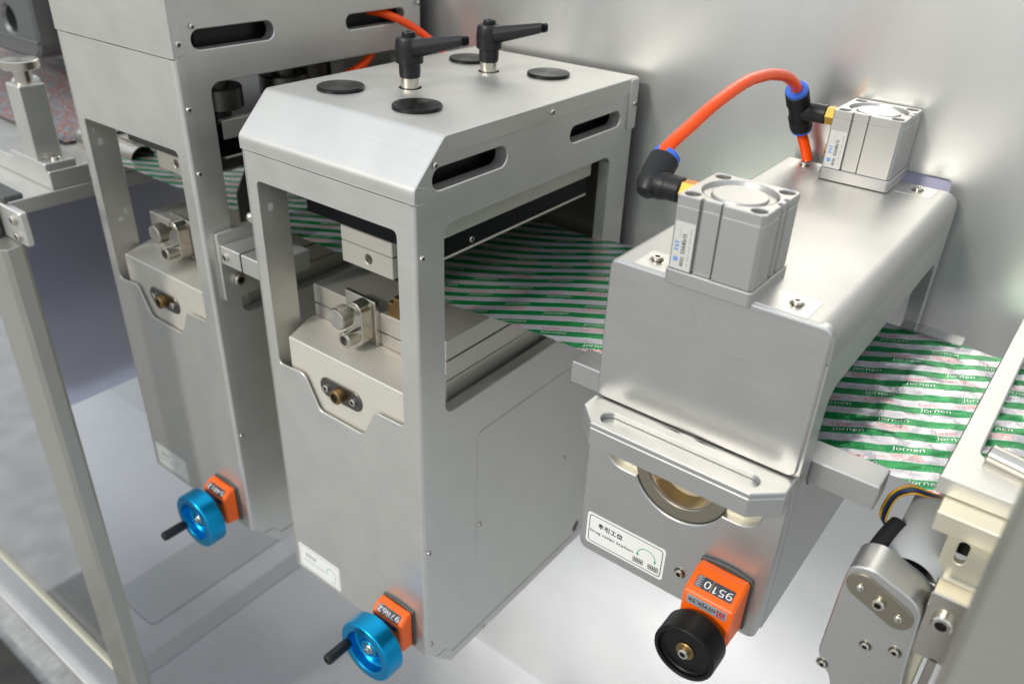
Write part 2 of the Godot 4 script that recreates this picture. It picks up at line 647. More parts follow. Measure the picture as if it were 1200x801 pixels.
func foil_materials() -> void:
	var W := 1008
	var H := 496                                   # 63 x 31 mm at 16 pixels a millimetre
	var im := Image.create_empty(W, H, false, Image.FORMAT_RGB8)
	var silver := Color(0.72, 0.715, 0.735)
	var green := Color(0.0, 0.48, 0.25)
	var red := Color(0.84, 0.22, 0.08)
	im.fill(silver)
	for k in 2:
		im.fill_rect(Rect2i(0, k * 248 + 6, W, 122), green)
	for k in 2:
		var x := 40 if k == 0 else 40 + 500
		var y := k * 248 + 6
		# the name in white with a dark edge, slanted
		stamp(im, "Jornen", font, 52, Vector2(x + 16, y + 88), Color(0.0, 0.24, 0.12), 0.28, 0.0, 1.45)
		stamp(im, "Jornen", font, 52, Vector2(x + 10, y + 82), Color(0.84, 0.88, 0.85), 0.28, 0.0, 1.45)
		squiggle(im, x - 6, y + 98, 250, 14, Color(0.55, 0.75, 0.65))
		if k == 0:
			for l in 3:
				squiggle(im, x - 16, y + 128 + l * 34, 290, 27, red)
		else:
			stamp(im, "Laser", font, 50, Vector2(x + 40, y - 26), red, 0.25, 0.0, 1.3)
			squiggle(im, x + 330, y - 70, 120, 40, Color(0.82, 0.55, 0.46))
	var m := printed(im, 0.27, 0.62)
	var nz := noise(0.012, 512, 512, Vector2(1, 1), 4, 31)
	var cr := noise(0.03, 512, 512, Vector2(1, 0.5), 2, 32)
	var bump := Image.create_empty(512, 512, false, Image.FORMAT_RGBA8)
	for y in 512:
		for x in 512:
			var c := nz[y * 512 + x] * 0.6 + absf(cr[y * 512 + x] - 0.5) * 0.9
			bump.set_pixel(x, y, Color(c, c, c))
	bump.bump_map_to_normal_map(6.0)
	m.normal_enabled = true
	m.normal_texture = ImageTexture.create_from_image(bump)
	m.normal_scale = 0.35
	mats.foil = m
	# second printed web on the left table: grey blue with orange blots
	var im2 := Image.create_empty(256, 256, false, Image.FORMAT_RGB8)
	var bl := noise(0.035, 256, 256, Vector2(1, 1), 2, 41)
	var b2 := noise(0.06, 256, 256, Vector2(1, 1), 2, 42)
	for y in 256:
		for x in 256:
			var c := Color(0.50, 0.53, 0.56)
			if bl[y * 256 + x] > 0.62:
				c = Color(0.74, 0.38, 0.27)
			elif b2[y * 256 + x] > 0.6:
				c = Color(0.72, 0.73, 0.74)
			im2.set_pixel(x, y, c)
	mats.web_print = printed(im2, 0.4, 0.3)


func sticker_image(kind: int) -> Image:
	var im := Image.create_empty(660, 300, false, Image.FORMAT_RGB8)
	im.fill(Color(0.88, 0.89, 0.87))
	var k := Color(0.12, 0.12, 0.12)
	var bord := k if kind == 0 else Color(0.62, 0.63, 0.62)
	var rr := Geo.rrect(22, 22, 638, 278, 26, 8)
	for i in rr.size():
		stroke(im, rr[i], rr[(i + 1) % rr.size()], 3.2, bord)
	var grn := Color(0.05, 0.60, 0.42)
	if kind == 0:
		strokes(im, [[2, 1.2, 5, 0.6, 8, 1.2], [5, 0.2, 4, 2.2], [3, 2.2, 7.2, 2.4], [1.2, 3.8, 1.2, 3.2, 8.8, 3.2, 8.8, 3.8], [3.2, 4.2, 2.6, 5.6], [3, 5, 7.5, 5], [1, 6.8, 9, 6.8], [5, 4, 5, 9.8]], Vector2(96, 72), 50, 3.2, k)
		strokes(im, [[1, 1, 5.5, 1, 5.5, 3.6, 1.4, 3.6, 1.2, 6, 5.6, 6, 5.2, 9.2, 3.6, 8.8], [8.4, 0.4, 8.4, 9.8]], Vector2(150, 72), 50, 3.6, k)
		strokes(im, [[1.4, 1.8, 8.6, 1.8], [5, 1.8, 5, 8.6], [0.6, 8.6, 9.4, 8.6]], Vector2(204, 72), 50, 3.6, k)
		strokes(im, [[3, 0.6, 1, 4.6], [2.2, 3, 2.2, 9.8], [6.4, 0.4, 7, 1.8], [4, 2.6, 9.6, 2.6], [5, 4, 5.8, 7.6], [8.6, 4, 7.4, 8], [3.6, 8.8, 9.8, 8.8]], Vector2(258, 72), 50, 3.6, k)
		stamp(im, "Drag roller Station", font_bold, 25, Vector2(34, 192), Color(0.08, 0.08, 0.08), 0.0, 0.0, 1.22)
		for c in [Vector2(410, 205), Vector2(535, 205)]:
			im.fill_rect(Rect2i(int(c.x), int(c.y), 86, 50), k)
			for q in 6:
				im.fill_rect(Rect2i(int(c.x) + 3 + q * 14, int(c.y) + 4, 8, 17), Color(0.85, 0.86, 0.84))
				im.fill_rect(Rect2i(int(c.x) + 3 + q * 14, int(c.y) + 29, 8, 17), Color(0.85, 0.86, 0.84))
	else:
		for q in 4:
			strokes(im, [[1, 2, 9, 2], [5, 0, 5, 9], [1, 9, 9, 9], [2, 5.5, 8, 5.5]] if q != 2 else [[2, 2, 8, 2], [5, 2, 5, 9], [1, 9, 9, 9]], Vector2(110 + q * 44, 84), 40, 3.4, k)
		squiggle(im, 70, 168, 330, 26, Color(0.45, 0.45, 0.45))
		squiggle(im, 530, 220, 60, 26, Color(0.35, 0.35, 0.35))
	var prev := Vector2.ZERO
	for i in 25:
		var a := PI + PI * i / 24.0
		var p := Vector2(515 + 72 * cos(a), 160 + 72 * sin(a))
		if i:
			stroke(im, prev, p, 3.4, grn)
		prev = p
	for x in [443, 587]:
		for y in 26:
			stroke(im, Vector2(x - 10 + y * 0.38, 158 + y), Vector2(x + 10 - y * 0.38, 158 + y), 1.2, grn)
	return im


func sticker(called: String, x0: float, y0: float, x1: float, y1: float, z: float, m: Material, under: Node, x := Transform3D.IDENTITY) -> void:
	part(called, Geo.new().plate(Geo.rrect(x0, y0, x1, y1, 2.2, 4), [], x, z, z + 0.25, 0.0, Rect2(x0, y0, x1 - x0, y1 - y0)), m, under)


# ---------------------------------------------------------------- small fittings
var screw_mesh := {}

func screw(under: Node, p: Vector3, d: Vector3, r := 2.6, kind := "pan") -> void:
	var key := "%s%.2f%s" % [kind, r, d]
	if not screw_mesh.has(key):
		var g := Geo.new()
		var h := Geo.new()
		var f := axis(Vector3.ZERO, d)
		if kind == "pan":
			g.lathe([Vector2(r, 0), Vector2(r, 0.25 * r), Vector2(0.9 * r, 0.5 * r), Vector2(0.7 * r, 0.68 * r), Vector2(0.35 * r, 0.78 * r), Vector2(0.001, 0.8 * r)], f, 20)
			for a in 2:
				var q := Geo.rrect(-0.6 * r, -0.13 * r, 0.6 * r, 0.13 * r, 0)
				h.plate(q, [], f * Transform3D(Basis(Vector3(0, 0, 1), PI / 2 * a + 0.4), Vector3.ZERO), 0.5 * r, 0.83 * r - a * 0.01 * r)
		else:
			# socket head: a rim with a hexagonal well
			g.lathe([Vector2(r, 0), Vector2(r, 0.62 * r), Vector2(0.86 * r, 0.8 * r), Vector2(0.56 * r, 0.8 * r), Vector2(0.52 * r, 0.72 * r), Vector2(0.5 * r, 0.1 * r)], f, 24)
			h.plate(Geo.circle(Vector2.ZERO, 0.52 * r, 6), [], f, 0.05 * r, 0.3 * r)
		screw_mesh[key] = [g.mesh(Vector3.ZERO), h.mesh(Vector3.ZERO)]
	var o := MeshInstance3D.new()
	o.name = "screw"
	o.mesh = screw_mesh[key][0]
	o.material_override = mats.screw
	o.position = (p - origin(under)) * 0.001
	under.add_child(o, true)
	o.set_meta("base", p - origin(under))
	if under.get_parent() == self:
		var w := MeshInstance3D.new()
		w.name = "drive_recess"
		w.mesh = screw_mesh[key][1]
		w.material_override = mats.hole
		o.add_child(w, true)


func countersunk(under: Node, p: Vector3, d: Vector3, r := 4.2) -> void:
	# a ring shaped well with a socket screw sunk in it
	part("screw_well", Geo.new().lathe([Vector2(r + 0.7, -0.02), Vector2(r + 0.7, 0.15), Vector2(r, 0.25), Vector2(r * 0.98, 0.03)], axis(p, d), 28), mats.steel, under)
	part("screw_shadow_gap", Geo.new().lathe([Vector2(r, 0.06), Vector2(r * 0.7, 0.08)], axis(p, d), 28), mats.dark_steel, under)
	screw(under, p + d * 0.1, d, r * 0.74, "socket")


func counter(x0: float, x1: float, ytop: float, ybot: float, z0: float, z1: float, digits: String, maker: String, label: String) -> void:
	var base := Vector3((x0 + x1) / 2, ybot, z0)
	var o := thing("position_indicator", label, "position indicator", base, "orange position indicators")
	var w := x1 - x0
	var cx := (x0 + x1) / 2
	var arch := PackedVector2Array([Vector2(x0 - 1, ybot - 1), Vector2(x1 + 1, ybot - 1), Vector2(x1 + 1, ytop - 2)])
	for i in 7:
		arch.append(Vector2(lerpf(x1, x0, i / 6.0), ytop + 2.4 * sin(PI * i / 6.0)))
	arch.append(Vector2(x0 - 1, ytop - 2))
	part("gasket", Geo.new().plate(arch, [], FRONT, z0, z0 + 2.6, 0.5), mats.grey_plastic, o)
	# body: a profile in (z, y) swept across x, then the corners rounded by a rounded front outline
	var g := Geo.new()
	var ys := ytop - 0.5
	var prof := Geo.rounded(pv([z0 + 2.6, ybot, z1, ybot + 2, z1, ytop - 7.5, z0 + 10, ytop - 0.2, z0 + 2.6, ytop]), 2.2, 4)
	g.plate(prof, [], Transform3D(Basis(Vector3(0, 0, 1), Vector3(0, 1, 0), Vector3(-1, 0, 0)), Vector3(cx, 0, 0)), -w / 2, w / 2, 1.6)
	part("body", g, mats.orange, o)
	# display window on the sloping face
	var a := Vector3(cx, ytop - 0.2, z0 + 10)
	var b := Vector3(cx, ytop - 7.5, z1)
	var mid := a.lerp(b, 0.5)
	var dn := (b - a).normalized()
	var nn := Vector3.RIGHT.cross(-dn).normalized()
	var f := Transform3D(Basis(Vector3.RIGHT, -dn, nn), mid)
	var im := Image.create_empty(256, 96, false, Image.FORMAT_RGB8)
	im.fill(Color(0.30, 0.30, 0.32))
	var step := 50
	for i in digits.length():
		var p := Vector2(250 - i * step, 22 + (i % 3) * 5)
		im.fill_rect(Rect2i(256 - (i + 1) * step + 1, 0, 3, 96), Color(0.12, 0.12, 0.13) if i != 2 else Color(0.75, 0.62, 0.2))
		stamp(im, digits[i], font, 56, p, Color(0.93, 0.93, 0.92), 0.0, PI, 1.15)
	for i in 9:
		im.fill_rect(Rect2i(4, 6 + i * 10, 26 if i % 2 else 40, 3), Color(0.85, 0.85, 0.86))
	var hw := w * 0.37
	part("digit_display", Geo.new().plate(Geo.rrect(-hw, -4.0, hw, 4.0, 0.6, 3), [], f, 0.0, 0.35, 0.0, Rect2(-hw, -4.0, hw * 2, 8.0)), printed(im, 0.12), o)
	var ic := Image.create_empty(256, 80, false, Image.FORMAT_RGB8)
	ic.fill(Color(0.66, 0.69, 0.72) if maker else Color(0.38, 0.40, 0.44))
	if maker:
		stamp(ic, maker, font_bold, 30, Vector2(185, 14), Color(0.12, 0.13, 0.14), 0.0, PI, 1.05)
		squiggle(ic, 20, 50, 150, 14, Color(0.35, 0.36, 0.38))
		ic.fill_rect(Rect2i(194, 8, 54, 64), Color(0.78, 0.08, 0.14))
		ic.fill_rect(Rect2i(202, 8, 46, 54), Color(0.66, 0.69, 0.72))
		ic.fill_rect(Rect2i(208, 14, 36, 40), Color(0.78, 0.08, 0.14))
		for q in 3:
			ic.fill_rect(Rect2i(214, 20 + q * 11, 24, 4), Color(0.66, 0.69, 0.72))
	else:
		squiggle(ic, 16, 14, 170, 34, Color(0.12, 0.13, 0.2))
		ic.fill_rect(Rect2i(196, 14, 46, 46), Color(0.35, 0.08, 0.16))
	var yl := ytop - 12.6
	part("maker_plate", Geo.new().plate(Geo.rrect(cx - w * 0.4, yl - 3.4, cx + w * 0.4, yl + 3.4, 0.3, 2), [], FRONT, z1 - 0.1, z1 + 0.3, 0.0, Rect2(cx - w * 0.4, yl - 3.4, w * 0.8, 6.8)), printed(ic, 0.3, 0.3), o)
	part("shaft_sleeve", Geo.new().lathe([Vector2(9.5, z1 - 1), Vector2(9.5, z1 + 7), Vector2(8.5, z1 + 8), Vector2(0.01, z1 + 8)], at(cx, ytop - (27 if z0 > -5 else 33), 0), 32), mats.black, o)


func handwheel(c: Vector3, r: float, handle: Vector2, label: String) -> void:
	var o := thing("handwheel", label, "handwheel", c + Vector3(0, -r, 0), "blue handwheels of the two sealing stations")
	var f := at(c.x, c.y, c.z)
	# z runs from the back (0) to the front face (19)
	part("rim", Geo.new().lathe([Vector2(r - 9, 1), Vector2(r - 1.2, 0), Vector2(r, 1.2), Vector2(r, 17), Vector2(r - 1, 18.4), Vector2(r - 2, 18.8), Vector2(r - 8.6, 18.8), Vector2(r - 9.6, 18), Vector2(r - 10.4, 11), Vector2(r - 12, 9.6)], f, 64), mats.blue, o)
	var web := Geo.new()
	web.lathe([Vector2(0.01, 3), Vector2(r - 9, 1)], f, 48)
	web.lathe([Vector2(r - 12, 9.6), Vector2(r - 14, 9.0), Vector2(12, 9.0), Vector2(10.5, 10), Vector2(9.8, 13), Vector2(9, 13.8), Vector2(5.6, 13.8), Vector2(5, 13.2), Vector2(5, 10)], f, 48)
	part("web", web, mats.blue, o)
	part("hub_washer", Geo.new().lathe([Vector2(4.9, 12.4), Vector2(4.9, 13.6), Vector2(4.3, 14.2), Vector2(0.01, 14.2)], f, 28), mats.steel, o)
	screw(o, c + Vector3(0, 0, 14.2), Vector3.BACK, 3.0, "socket")
	var h := c + Vector3(handle.x, handle.y, 18)
	var g := part("handle", Geo.new().lathe([Vector2(4.2, 0), Vector2(4.6, 2), Vector2(5.1, 4), Vector2(5.2, 24), Vector2(4.9, 26), Vector2(4.2, 26.8), Vector2(2.6, 26.8), Vector2(2.4, 25)], at(h.x, h.y, h.z), 28), mats.black, o)
	part("handle_pin", Geo.new().lathe([Vector2(2.5, 25.5), Vector2(0.01, 25.5)], at(h.x, h.y, h.z), 20), mats.steel, g)


func clamp_lever(p: Vector3, label: String) -> void:
	var o := thing("clamping_lever", label, "clamping lever", p, "black clamping levers on the middle station lid")
	part("steel_stud", Geo.new().lathe([Vector2(7.4, -2), Vector2(7.4, 8)], at(p.x, p.y, p.z, Transform3D(Basis(Vector3.RIGHT, -PI / 2), Vector3.ZERO)), 28), mats.turned, o)
	part("stud_hole", Geo.new().lathe([Vector2(9.3, 0.05), Vector2(9.3, 0.18), Vector2(7, 0.18)], at(p.x, p.y, p.z, Transform3D(Basis(Vector3.RIGHT, -PI / 2), Vector3.ZERO)), 28), mats.hole, o)
	var up := at(p.x, p.y, p.z, Transform3D(Basis(Vector3.RIGHT, -PI / 2), Vector3.ZERO))
	part("hub", Geo.new().lathe([Vector2(7.4, 8), Vector2(8.2, 8.6), Vector2(8.6, 12), Vector2(8.6, 18), Vector2(8.9, 18.6), Vector2(10.8, 19.4), Vector2(11, 20.5), Vector2(11.2, 30), Vector2(10.6, 36), Vector2(9.6, 38.2), Vector2(7.6, 39), Vector2(0.01, 39)], up, 36), mats.black, o)
	part("release_button", Geo.new().lathe([Vector2(5.4, 38), Vector2(5.4, 41.6), Vector2(4.8, 42.4), Vector2(2.2, 42.4), Vector2(2.0, 41), Vector2(0.01, 41)], up, 24), mats.black, o)
	# the arm: rings that shrink and climb outwards
	var g := Geo.new()
	var rings := []
	var n := 14
	for i in n + 1:
		var s := float(i) / n
		var x := lerpf(2.0, 56.5, s)
		var hh := lerpf(7.4, 3.9, s)
		var ww := lerpf(6.6, 3.9, s)
		var yc := lerpf(29.5, 43.0, s)
		if i == n:
			hh *= 0.75; ww *= 0.75
		var ring := []
		for q in Geo.rrect(-ww, -hh, ww, hh, 2.6 if i < n else 1.8, 3):
			ring.append(p + Vector3(x, yc + q.y, -q.x))
		rings.append(ring)
	for i in n:
		var m: int = rings[i].size()
		for k in m:
			var l := (k + 1) % m
			var a: Vector3 = rings[i][k]
			var b: Vector3 = rings[i][l]
			var c: Vector3 = rings[i + 1][l]
			var d: Vector3 = rings[i + 1][k]
			var ca := Vector3.ZERO
			var cb := Vector3.ZERO
			for w in rings[i]:
				ca += w / m
			for w in rings[i + 1]:
				cb += w / m
			g.quad(a, b, c, d, (a - ca).normalized(), (b - ca).normalized(), (c - cb).normalized(), (d - cb).normalized())
	for k in range(1, rings[n].size() - 1):
		g.tri(rings[n][0], rings[n][k], rings[n][k + 1], Vector3.RIGHT, Vector3.RIGHT, Vector3.RIGHT)
	part("arm", g, mats.black, o)
	part("arm_end_cap", Geo.new().box(p.x + 55.5, p.y + 39.4, p.z - 3.3, p.x + 59.5, p.y + 46.4, p.z + 3.3, 1.2), mats.black_alu, o)


# ---------------------------------------------------------------- the two sealing stations
func station(ox: float, up: float, label: String, stk: Material) -> void:
	var o := thing("sealing_station", label, "sealing station", Vector3(ox - 92.5, -480, -140), "sealing stations")
	var A: Material = mats.alu
	var T := at(ox, 0, 0)
	# front sheet with its window and notch
	var win := Geo.rounded(pv([-170.8, -190, -138, -188, -121, -219, -66, -219, -51, -189, -17.6, -188, -17.6, -22.5, -170.8, -22.5]), 5.0, 4)
	var seam := up - 0.6
	var fp := Geo.new()
	fp.plate(Geo.rrect(-182, -443, -3, seam, 0), [win], T, -2.0, 0.0, 0.35)
	# rounded corners and return flanges of the sheet
	for s in [0, 1]:
		var pr := PackedVector2Array()
		for i in 7:
			pr.append(Vector2(-3, -3) + 3.4 * Vector2.from_angle(PI / 2 - PI / 2 * i / 6.0))
		pr.append_array(pv([0.4, -11, -1.4, -11, -1.4, -3]))
		for i in 5:
			pr.append(Vector2(-3, -3) + 1.6 * Vector2.from_angle(PI / 2 * i / 4.0))
		if s == 1:
			for i in pr.size():
				pr[i].x = -185 - pr[i].x
		var q := PackedVector2Array()
		for w in pr:
			q.append(Vector2(w.x + ox, -w.y))
		fp.plate(q, [], TOP, -443, seam, 0.0)
	part("front_panel", fp, A, o)
	# machined side plates with foil window and hand slots
	var lip := up + (11.0 if up < 1 else 60.0)
	var tz := lip + 30.5
	var so := pv([2.2, -443, 33, -480, 284, -480, 284, tz - 0.9, 31, tz - 0.9, 2.2, lip + 1.0])
	var holes := [Geo.rrect(30, -184, 251, up - 22.5, 9, 5), Geo.rrect(18.5, up + 4.5, 100, up + 20.5, 7.9, 7), Geo.rrect(183, up + 2.5, 261, up + 16.5, 6.9, 7), Geo.circle(Vector2(253, -461), 7.0, 22)]
	part("side_panel", Geo.new().plate(so, holes, at(ox, 0, 0, RIGHT), -12.0, 0.0, 0.7), A, o)
	part("side_panel", Geo.new().plate(so, holes.slice(0, 3), at(ox, 0, 0, RIGHT), -185.0, -173.0, 0.7), A, o)
	# lid: lip, slope and top as one bent sheet
	var line := Geo.rounded(pv([0.6, up + 0.6, 0.6, lip, -30, tz, -284.4, tz]), 3.0, 5)
	# rounded() closes the loop; keep the open run
	var run := PackedVector2Array([Vector2(0.6, up + 0.6)])
	for q in line:
		if q.y > up + 2.5 and q.x > -282:
			run.append(q)
	run.append(Vector2(-284.4, tz))
	var thick := PackedVector2Array(run)
	for i in range(run.size() - 1, -1, -1):
		var d: Vector2 = (run[mini(i + 1, run.size() - 1)] - run[maxi(i - 1, 0)]).normalized()
		thick.append(run[i] + Vector2(-d.y, d.x) * 1.8)
	var LX := Transform3D(Basis(Vector3(0, 0, 1), Vector3(0, 1, 0), Vector3(-1, 0, 0)), Vector3(ox, 0, 0))
	var lid := Geo.new()
	lid.plate(thick, [], LX, -0.9, 185.9, 0.7)
	part("lid", lid, A, o)
	# lid side flange, a thin sheet lapped on the side plate, and its back tab
	for s in [0.0, -186.4]:
		part("lid_flange", Geo.new().plate(pv([31, tz - 0.6, 283, tz - 0.6, 271, tz - 13.5, 36.5, tz - 13.5]), [], at(ox + s, 0, 0, RIGHT), 0.0, 0.7, 0.25), A, o)
	part("lip_return", Geo.new().plate(pv([0.2, up + 0.6, 11, up + 3.2, 11, lip - 1.5, 3.5, lip + 1.5, 0.2, lip]), [], at(ox, 0, 0, RIGHT), 0.0, 0.6, 0.25), A, o)
	part("rear_tab", Geo.new().plate(Geo.rrect(272, tz - 45, 284.5, tz - 1.0, 1.2, 2), [], at(ox, 0, 0, RIGHT), 0.0, 2.2, 0.4), A, o)
	part("bottom_flange", Geo.new().plate(pv([13, -456, 27, -457, 36, -469, 283, -469, 283, -480, 33.3, -480]), [], at(ox, 0, 0, RIGHT), 0.0, 0.7, 0.25), A, o)
	part("bottom_plate", Geo.new().box(ox - 173, -478, -282, ox - 12, -474, -34, 0.4), A, o)
	part("service_cover", Geo.new().plate(Geo.rrect(70, -379, 216, -225, 6, 4), [], at(ox, 0, 0, RIGHT), 0.0, 0.35, 0.15), A, o)
	for q in [[0.7, up + 23.5, -20.0], [0.8, up + 34.3, -153.6], [2.2, up + 19, -279], [0.4, -39.5, -6.0], [0.4, -316.0, -6.0], [0.4, -331, -74.5], [0.4, -336, -212.0], [0.7, -475.5, -82.0], [0.4, 15.0 if up > 1 else -430.0, -6.0]]:
		screw(o, Vector3(ox + q[0], q[1], q[2]), Vector3.RIGHT, 2.3)
	if up > 1:
		screw(o, Vector3(ox + 0.4, up + 11.5, -5.7), Vector3.RIGHT, 2.6)
	else:
		for c in [[-143, -69], [-61, -69], [-57, -229], [-145, -227]]:
			part("hole_plug", Geo.new().lathe([Vector2(18.7, 0), Vector2(18.7, 2.2), Vector2(18.1, 2.9), Vector2(17.2, 3.0), Vector2(0.01, 3.0)], at(ox + c[0], tz, c[1], Transform3D(Basis(Vector3.RIGHT, -PI / 2), Vector3.ZERO)), 64), mats.disc, o)
	sticker("rating_label", ox - 177, -438, ox - 116, -406.5, 0.0, stk, o)
	for q in [[12, -48, 5, 8], [16, -130, 6, 5], [22, -122, 3, 8], [8, -36, 2, 5]]:
		var sm := PackedVector2Array()
		for i in 11:
			sm.append(Vector2(q[0] + q[2] * rng.randf_range(0.35, 0.6) * cos(TAU * i / 11), q[1] + q[3] * rng.randf_range(0.35, 0.6) * sin(TAU * i / 11)))
		if up > 1 or q[0] == 12:
			part("paint_smear", Geo.new().plate(sm, [], at(ox, 0, 0, RIGHT), -173.0, -172.75), mats.white_paint, o)
	# ---- inside: platens, jaws and the lower block
	var jl := 20.0 if up > 1 else 0.0
	part("upper_platen", Geo.new().box(ox - 160, -56 + jl, -236, ox - 14, -26 + jl, -38, 0.8), mats.black_alu, o)
	part("platen_rail", Geo.new().box(ox - 20, -40.5 + jl, -240, ox - 12.6, -24 + jl, -44, 0.4), mats.milled, o)
	part("platen_edge", Geo.new().box(ox - 24, -58.2 + jl, -236, ox - 13.6, -56.4 + jl, -44, 0.3), mats.milled, o)
	screw(o, Vector3(ox - 14, -50.5 + jl, -75), Vector3.RIGHT, 2.4, "socket")
	part("slot_shade_block", Geo.new().box(ox - 165, up - 2, -276, ox - 22, up + 33, -34, 1.0), mats.black, o)  # no real drive: black block added so the side slots look dark
	part("rear_shade_sheet", Geo.new().box(ox - 172.5, -183, -283, ox - 12.5, up + 34, -279, 0.4), mats.dark_steel, o)  # dark sheet added to stand for the shaded wall behind the interior
	part("upper_jaw", Geo.new().box(ox - 120, -69 + jl, -225, ox - 62, -56.5 + jl, -38, 0.5), mats.milled, o)
	var jw := Geo.new().plate(Geo.rrect(ox - 120, -88 + jl, ox - 62, -69.6 + jl, 0.5, 1), [Geo.circle(Vector2(ox - 89, -78 + jl), 4.3, 20)], FRONT, -225, -38, 0.5)
	part("sealing_jaw", jw, mats.milled, o)
	part("jaw_bore", Geo.new().lathe([Vector2(4.3, -60), Vector2(0.01, -60)], at(ox - 89, -78 + jl, 0), 20), mats.hole, o)
	var lb := Geo.new()
	lb.box(ox - 172, -147, -240, ox - 14, -129, -46, 0.5)
	lb.box(ox - 172, -166.2, -240, ox - 14, -148.4, -46, 0.5)
	lb.box(ox - 172, -240, -240, ox - 15, -167.6, -46, 0.5)
	part("lower_block", lb, mats.milled, o)
	part("platform", Geo.new().plate(pv([ox - 158, 4, ox - 13, 4, ox - 13, 45.6, ox - 172, 45.6, ox - 172, 38]), [], TOP, -300, -160, 0.8), mats.platform, o)
	# oval bearing plate on the platform's face
	var ov := part("bearing_plate", Geo.new().plate(Geo.rrect(ox - 120, -201.5, ox - 69, -182.5, 9.4, 8), [], at(0, 0, 0), -4.2, -2.6, 0.6), mats.dark_steel, o)
	part("spindle", Geo.new().lathe([Vector2(6.6, -2.6), Vector2(6.6, 3.4), Vector2(5.8, 4.4), Vector2(3.9, 4.4), Vector2(3.6, 2.2), Vector2(0.01, 2.2)], at(ox - 94.5, -192, 0), 6 * 5), mats.old_brass, ov)
	part("spindle_socket", Geo.new().plate(Geo.circle(Vector2(ox - 94.5, -192), 3.6, 6), [], FRONT, 2.3, 2.6), mats.hole, ov)
	for dx in [-16.5, 16.5]:
		screw(ov, Vector3(ox - 94.5 + dx, -192, -2.6), Vector3.BACK, 3.3, "socket")
	# link bracket, thumbscrew and clamp bolt
	var br := part("link_bracket", Geo.new().plate(pv([ox - 124, -159.5, ox - 88, -159.5, ox - 88, -118, ox - 124, -117]), [], FRONT, -46, -41, 0.5), mats.steel, o)
	part("bracket_lug", Geo.new().plate(Geo.rrect(ox - 108, -158, ox - 91, -117, 8.4, 7), [], FRONT, -41, -28, 0.6), mats.steel, br)
	var ts := part("thumbscrew", Geo.new().lathe([Vector2(4, -40), Vector2(4, -21), Vector2(9, -20), Vector2(9.4, -19.2), Vector2(9.4, -9.2), Vector2(8.6, -8), Vector2(0.01, -8)], at(ox - 99, -124, 0), 40), mats.turned, o)
	var kn := Geo.new()
	for i in 36:
		var a := TAU * i / 36
		kn.plate(Geo.circle(Vector2.from_angle(a) * 9.3 + Vector2(ox - 99, -124), 0.55, 4), [], FRONT, -18.6, -9.6)
	part("knurling", kn, mats.steel, ts)
	part("clamp_bolt", Geo.new().lathe([Vector2(7.0, -28), Vector2(7.0, -16), Vector2(6.2, -15), Vector2(4.2, -15), Vector2(4.0, -17), Vector2(4.0, -20)], at(ox - 99.5, -147, 0), 30), mats.steel, o)
	part("clamp_bolt_socket", Geo.new().plate(Geo.circle(Vector2(ox - 99.5, -147), 4.1, 6), [], FRONT, -19.5, -18.6), mats.dark_steel, o)
	part("brass_stop", Geo.new().plate(pv([ox - 80, -133, ox - 60, -133, ox - 60, -111, ox - 74, -111, ox - 74, -117, ox - 80, -117]), [], FRONT, -62, -48, 0.5), mats.old_brass, o)


func _ready() -> void:
	rng.seed = 7
	# ---- camera
	var cam := Camera3D.new()
	cam.name = "camera"
	var R0 := Vector3(0.79026371, 0.03381335, -0.61183325)
	var R1 := Vector3(0.3302953, -0.86451348, 0.37884226)
	var R2 := Vector3(-0.51612816, -0.50147093, -0.69436203)
	cam.transform = Transform3D(Basis(R0, -R1, -R2).orthonormalized(), Vector3(359.54, 195.66 + LIFT, 369.13) * 0.001)
	cam.fov = rad_to_deg(2.0 * atan(400.5 / 956.9))
	cam.near = 0.02
	cam.far = 60.0
	var lens := CameraAttributesPhysical.new()
	lens.frustum_focal_length = 12.0 / (400.5 / 956.9)
	lens.frustum_focus_distance = 0.56
	lens.frustum_near = 0.02
	lens.frustum_far = 60.0
	lens.exposure_aperture = 7.0
	cam.attributes = lens
	add_child(cam)
	cam.current = true
	# ---- sky, sun, exposure
	var env := Environment.new()
	env.background_mode = Environment.BG_SKY
	var sky := ProceduralSkyMaterial.new()
	sky.sky_top_color = Color(0.78, 0.81, 0.85)
	sky.sky_horizon_color = Color(0.68, 0.69, 0.69)
	sky.sky_curve = 0.35
	sky.ground_horizon_color = Color(0.60, 0.60, 0.58)
	sky.ground_bottom_color = Color(0.50, 0.50, 0.48)
	sky.sun_angle_max = 1.0
	sky.sky_energy_multiplier = 1.0
	env.sky = Sky.new()
	env.sky.sky_material = sky
	env.tonemap_mode = Environment.TONE_MAPPER_LINEAR
	env.tonemap_exposure = 1.8
	env.sdfgi_enabled = true
	env.ssao_enabled = true
	env.ssil_enabled = true
	var we := WorldEnvironment.new()
	we.name = "environment"
	we.environment = env
	add_child(we)
	var sun := DirectionalLight3D.new()
	sun.name = "sun"
	sun.light_energy = 0.35
	sun.light_color = Color(1.0, 0.975, 0.935)
	sun.light_angular_distance = 7.0
	sun.shadow_enabled = true
	sun.basis = Basis.looking_at(Vector3(0.2, -0.5, -0.84), Vector3.FORWARD)
	add_child(sun)
	font = SystemFont.new()
	font.font_names = PackedStringArray(["Droid Sans"])
	font_bold = SystemFont.new()
	font_bold.font_names = PackedStringArray(["Droid Sans"])
	font_bold.font_weight = 700
	make_materials()
	foil_materials()
	setting()
	var stk: Material = printed(sticker_image(1), 0.35)
	station(0, 0, "silver station with sloped lid, two black clamping levers and black hole plugs on top", stk)
	station(-260, 55, "tall silver station at the left edge beside the table, its flat top out of frame", stk)
	station_extras()
	drag_station()
	foil()
	left_side()
	right_side()


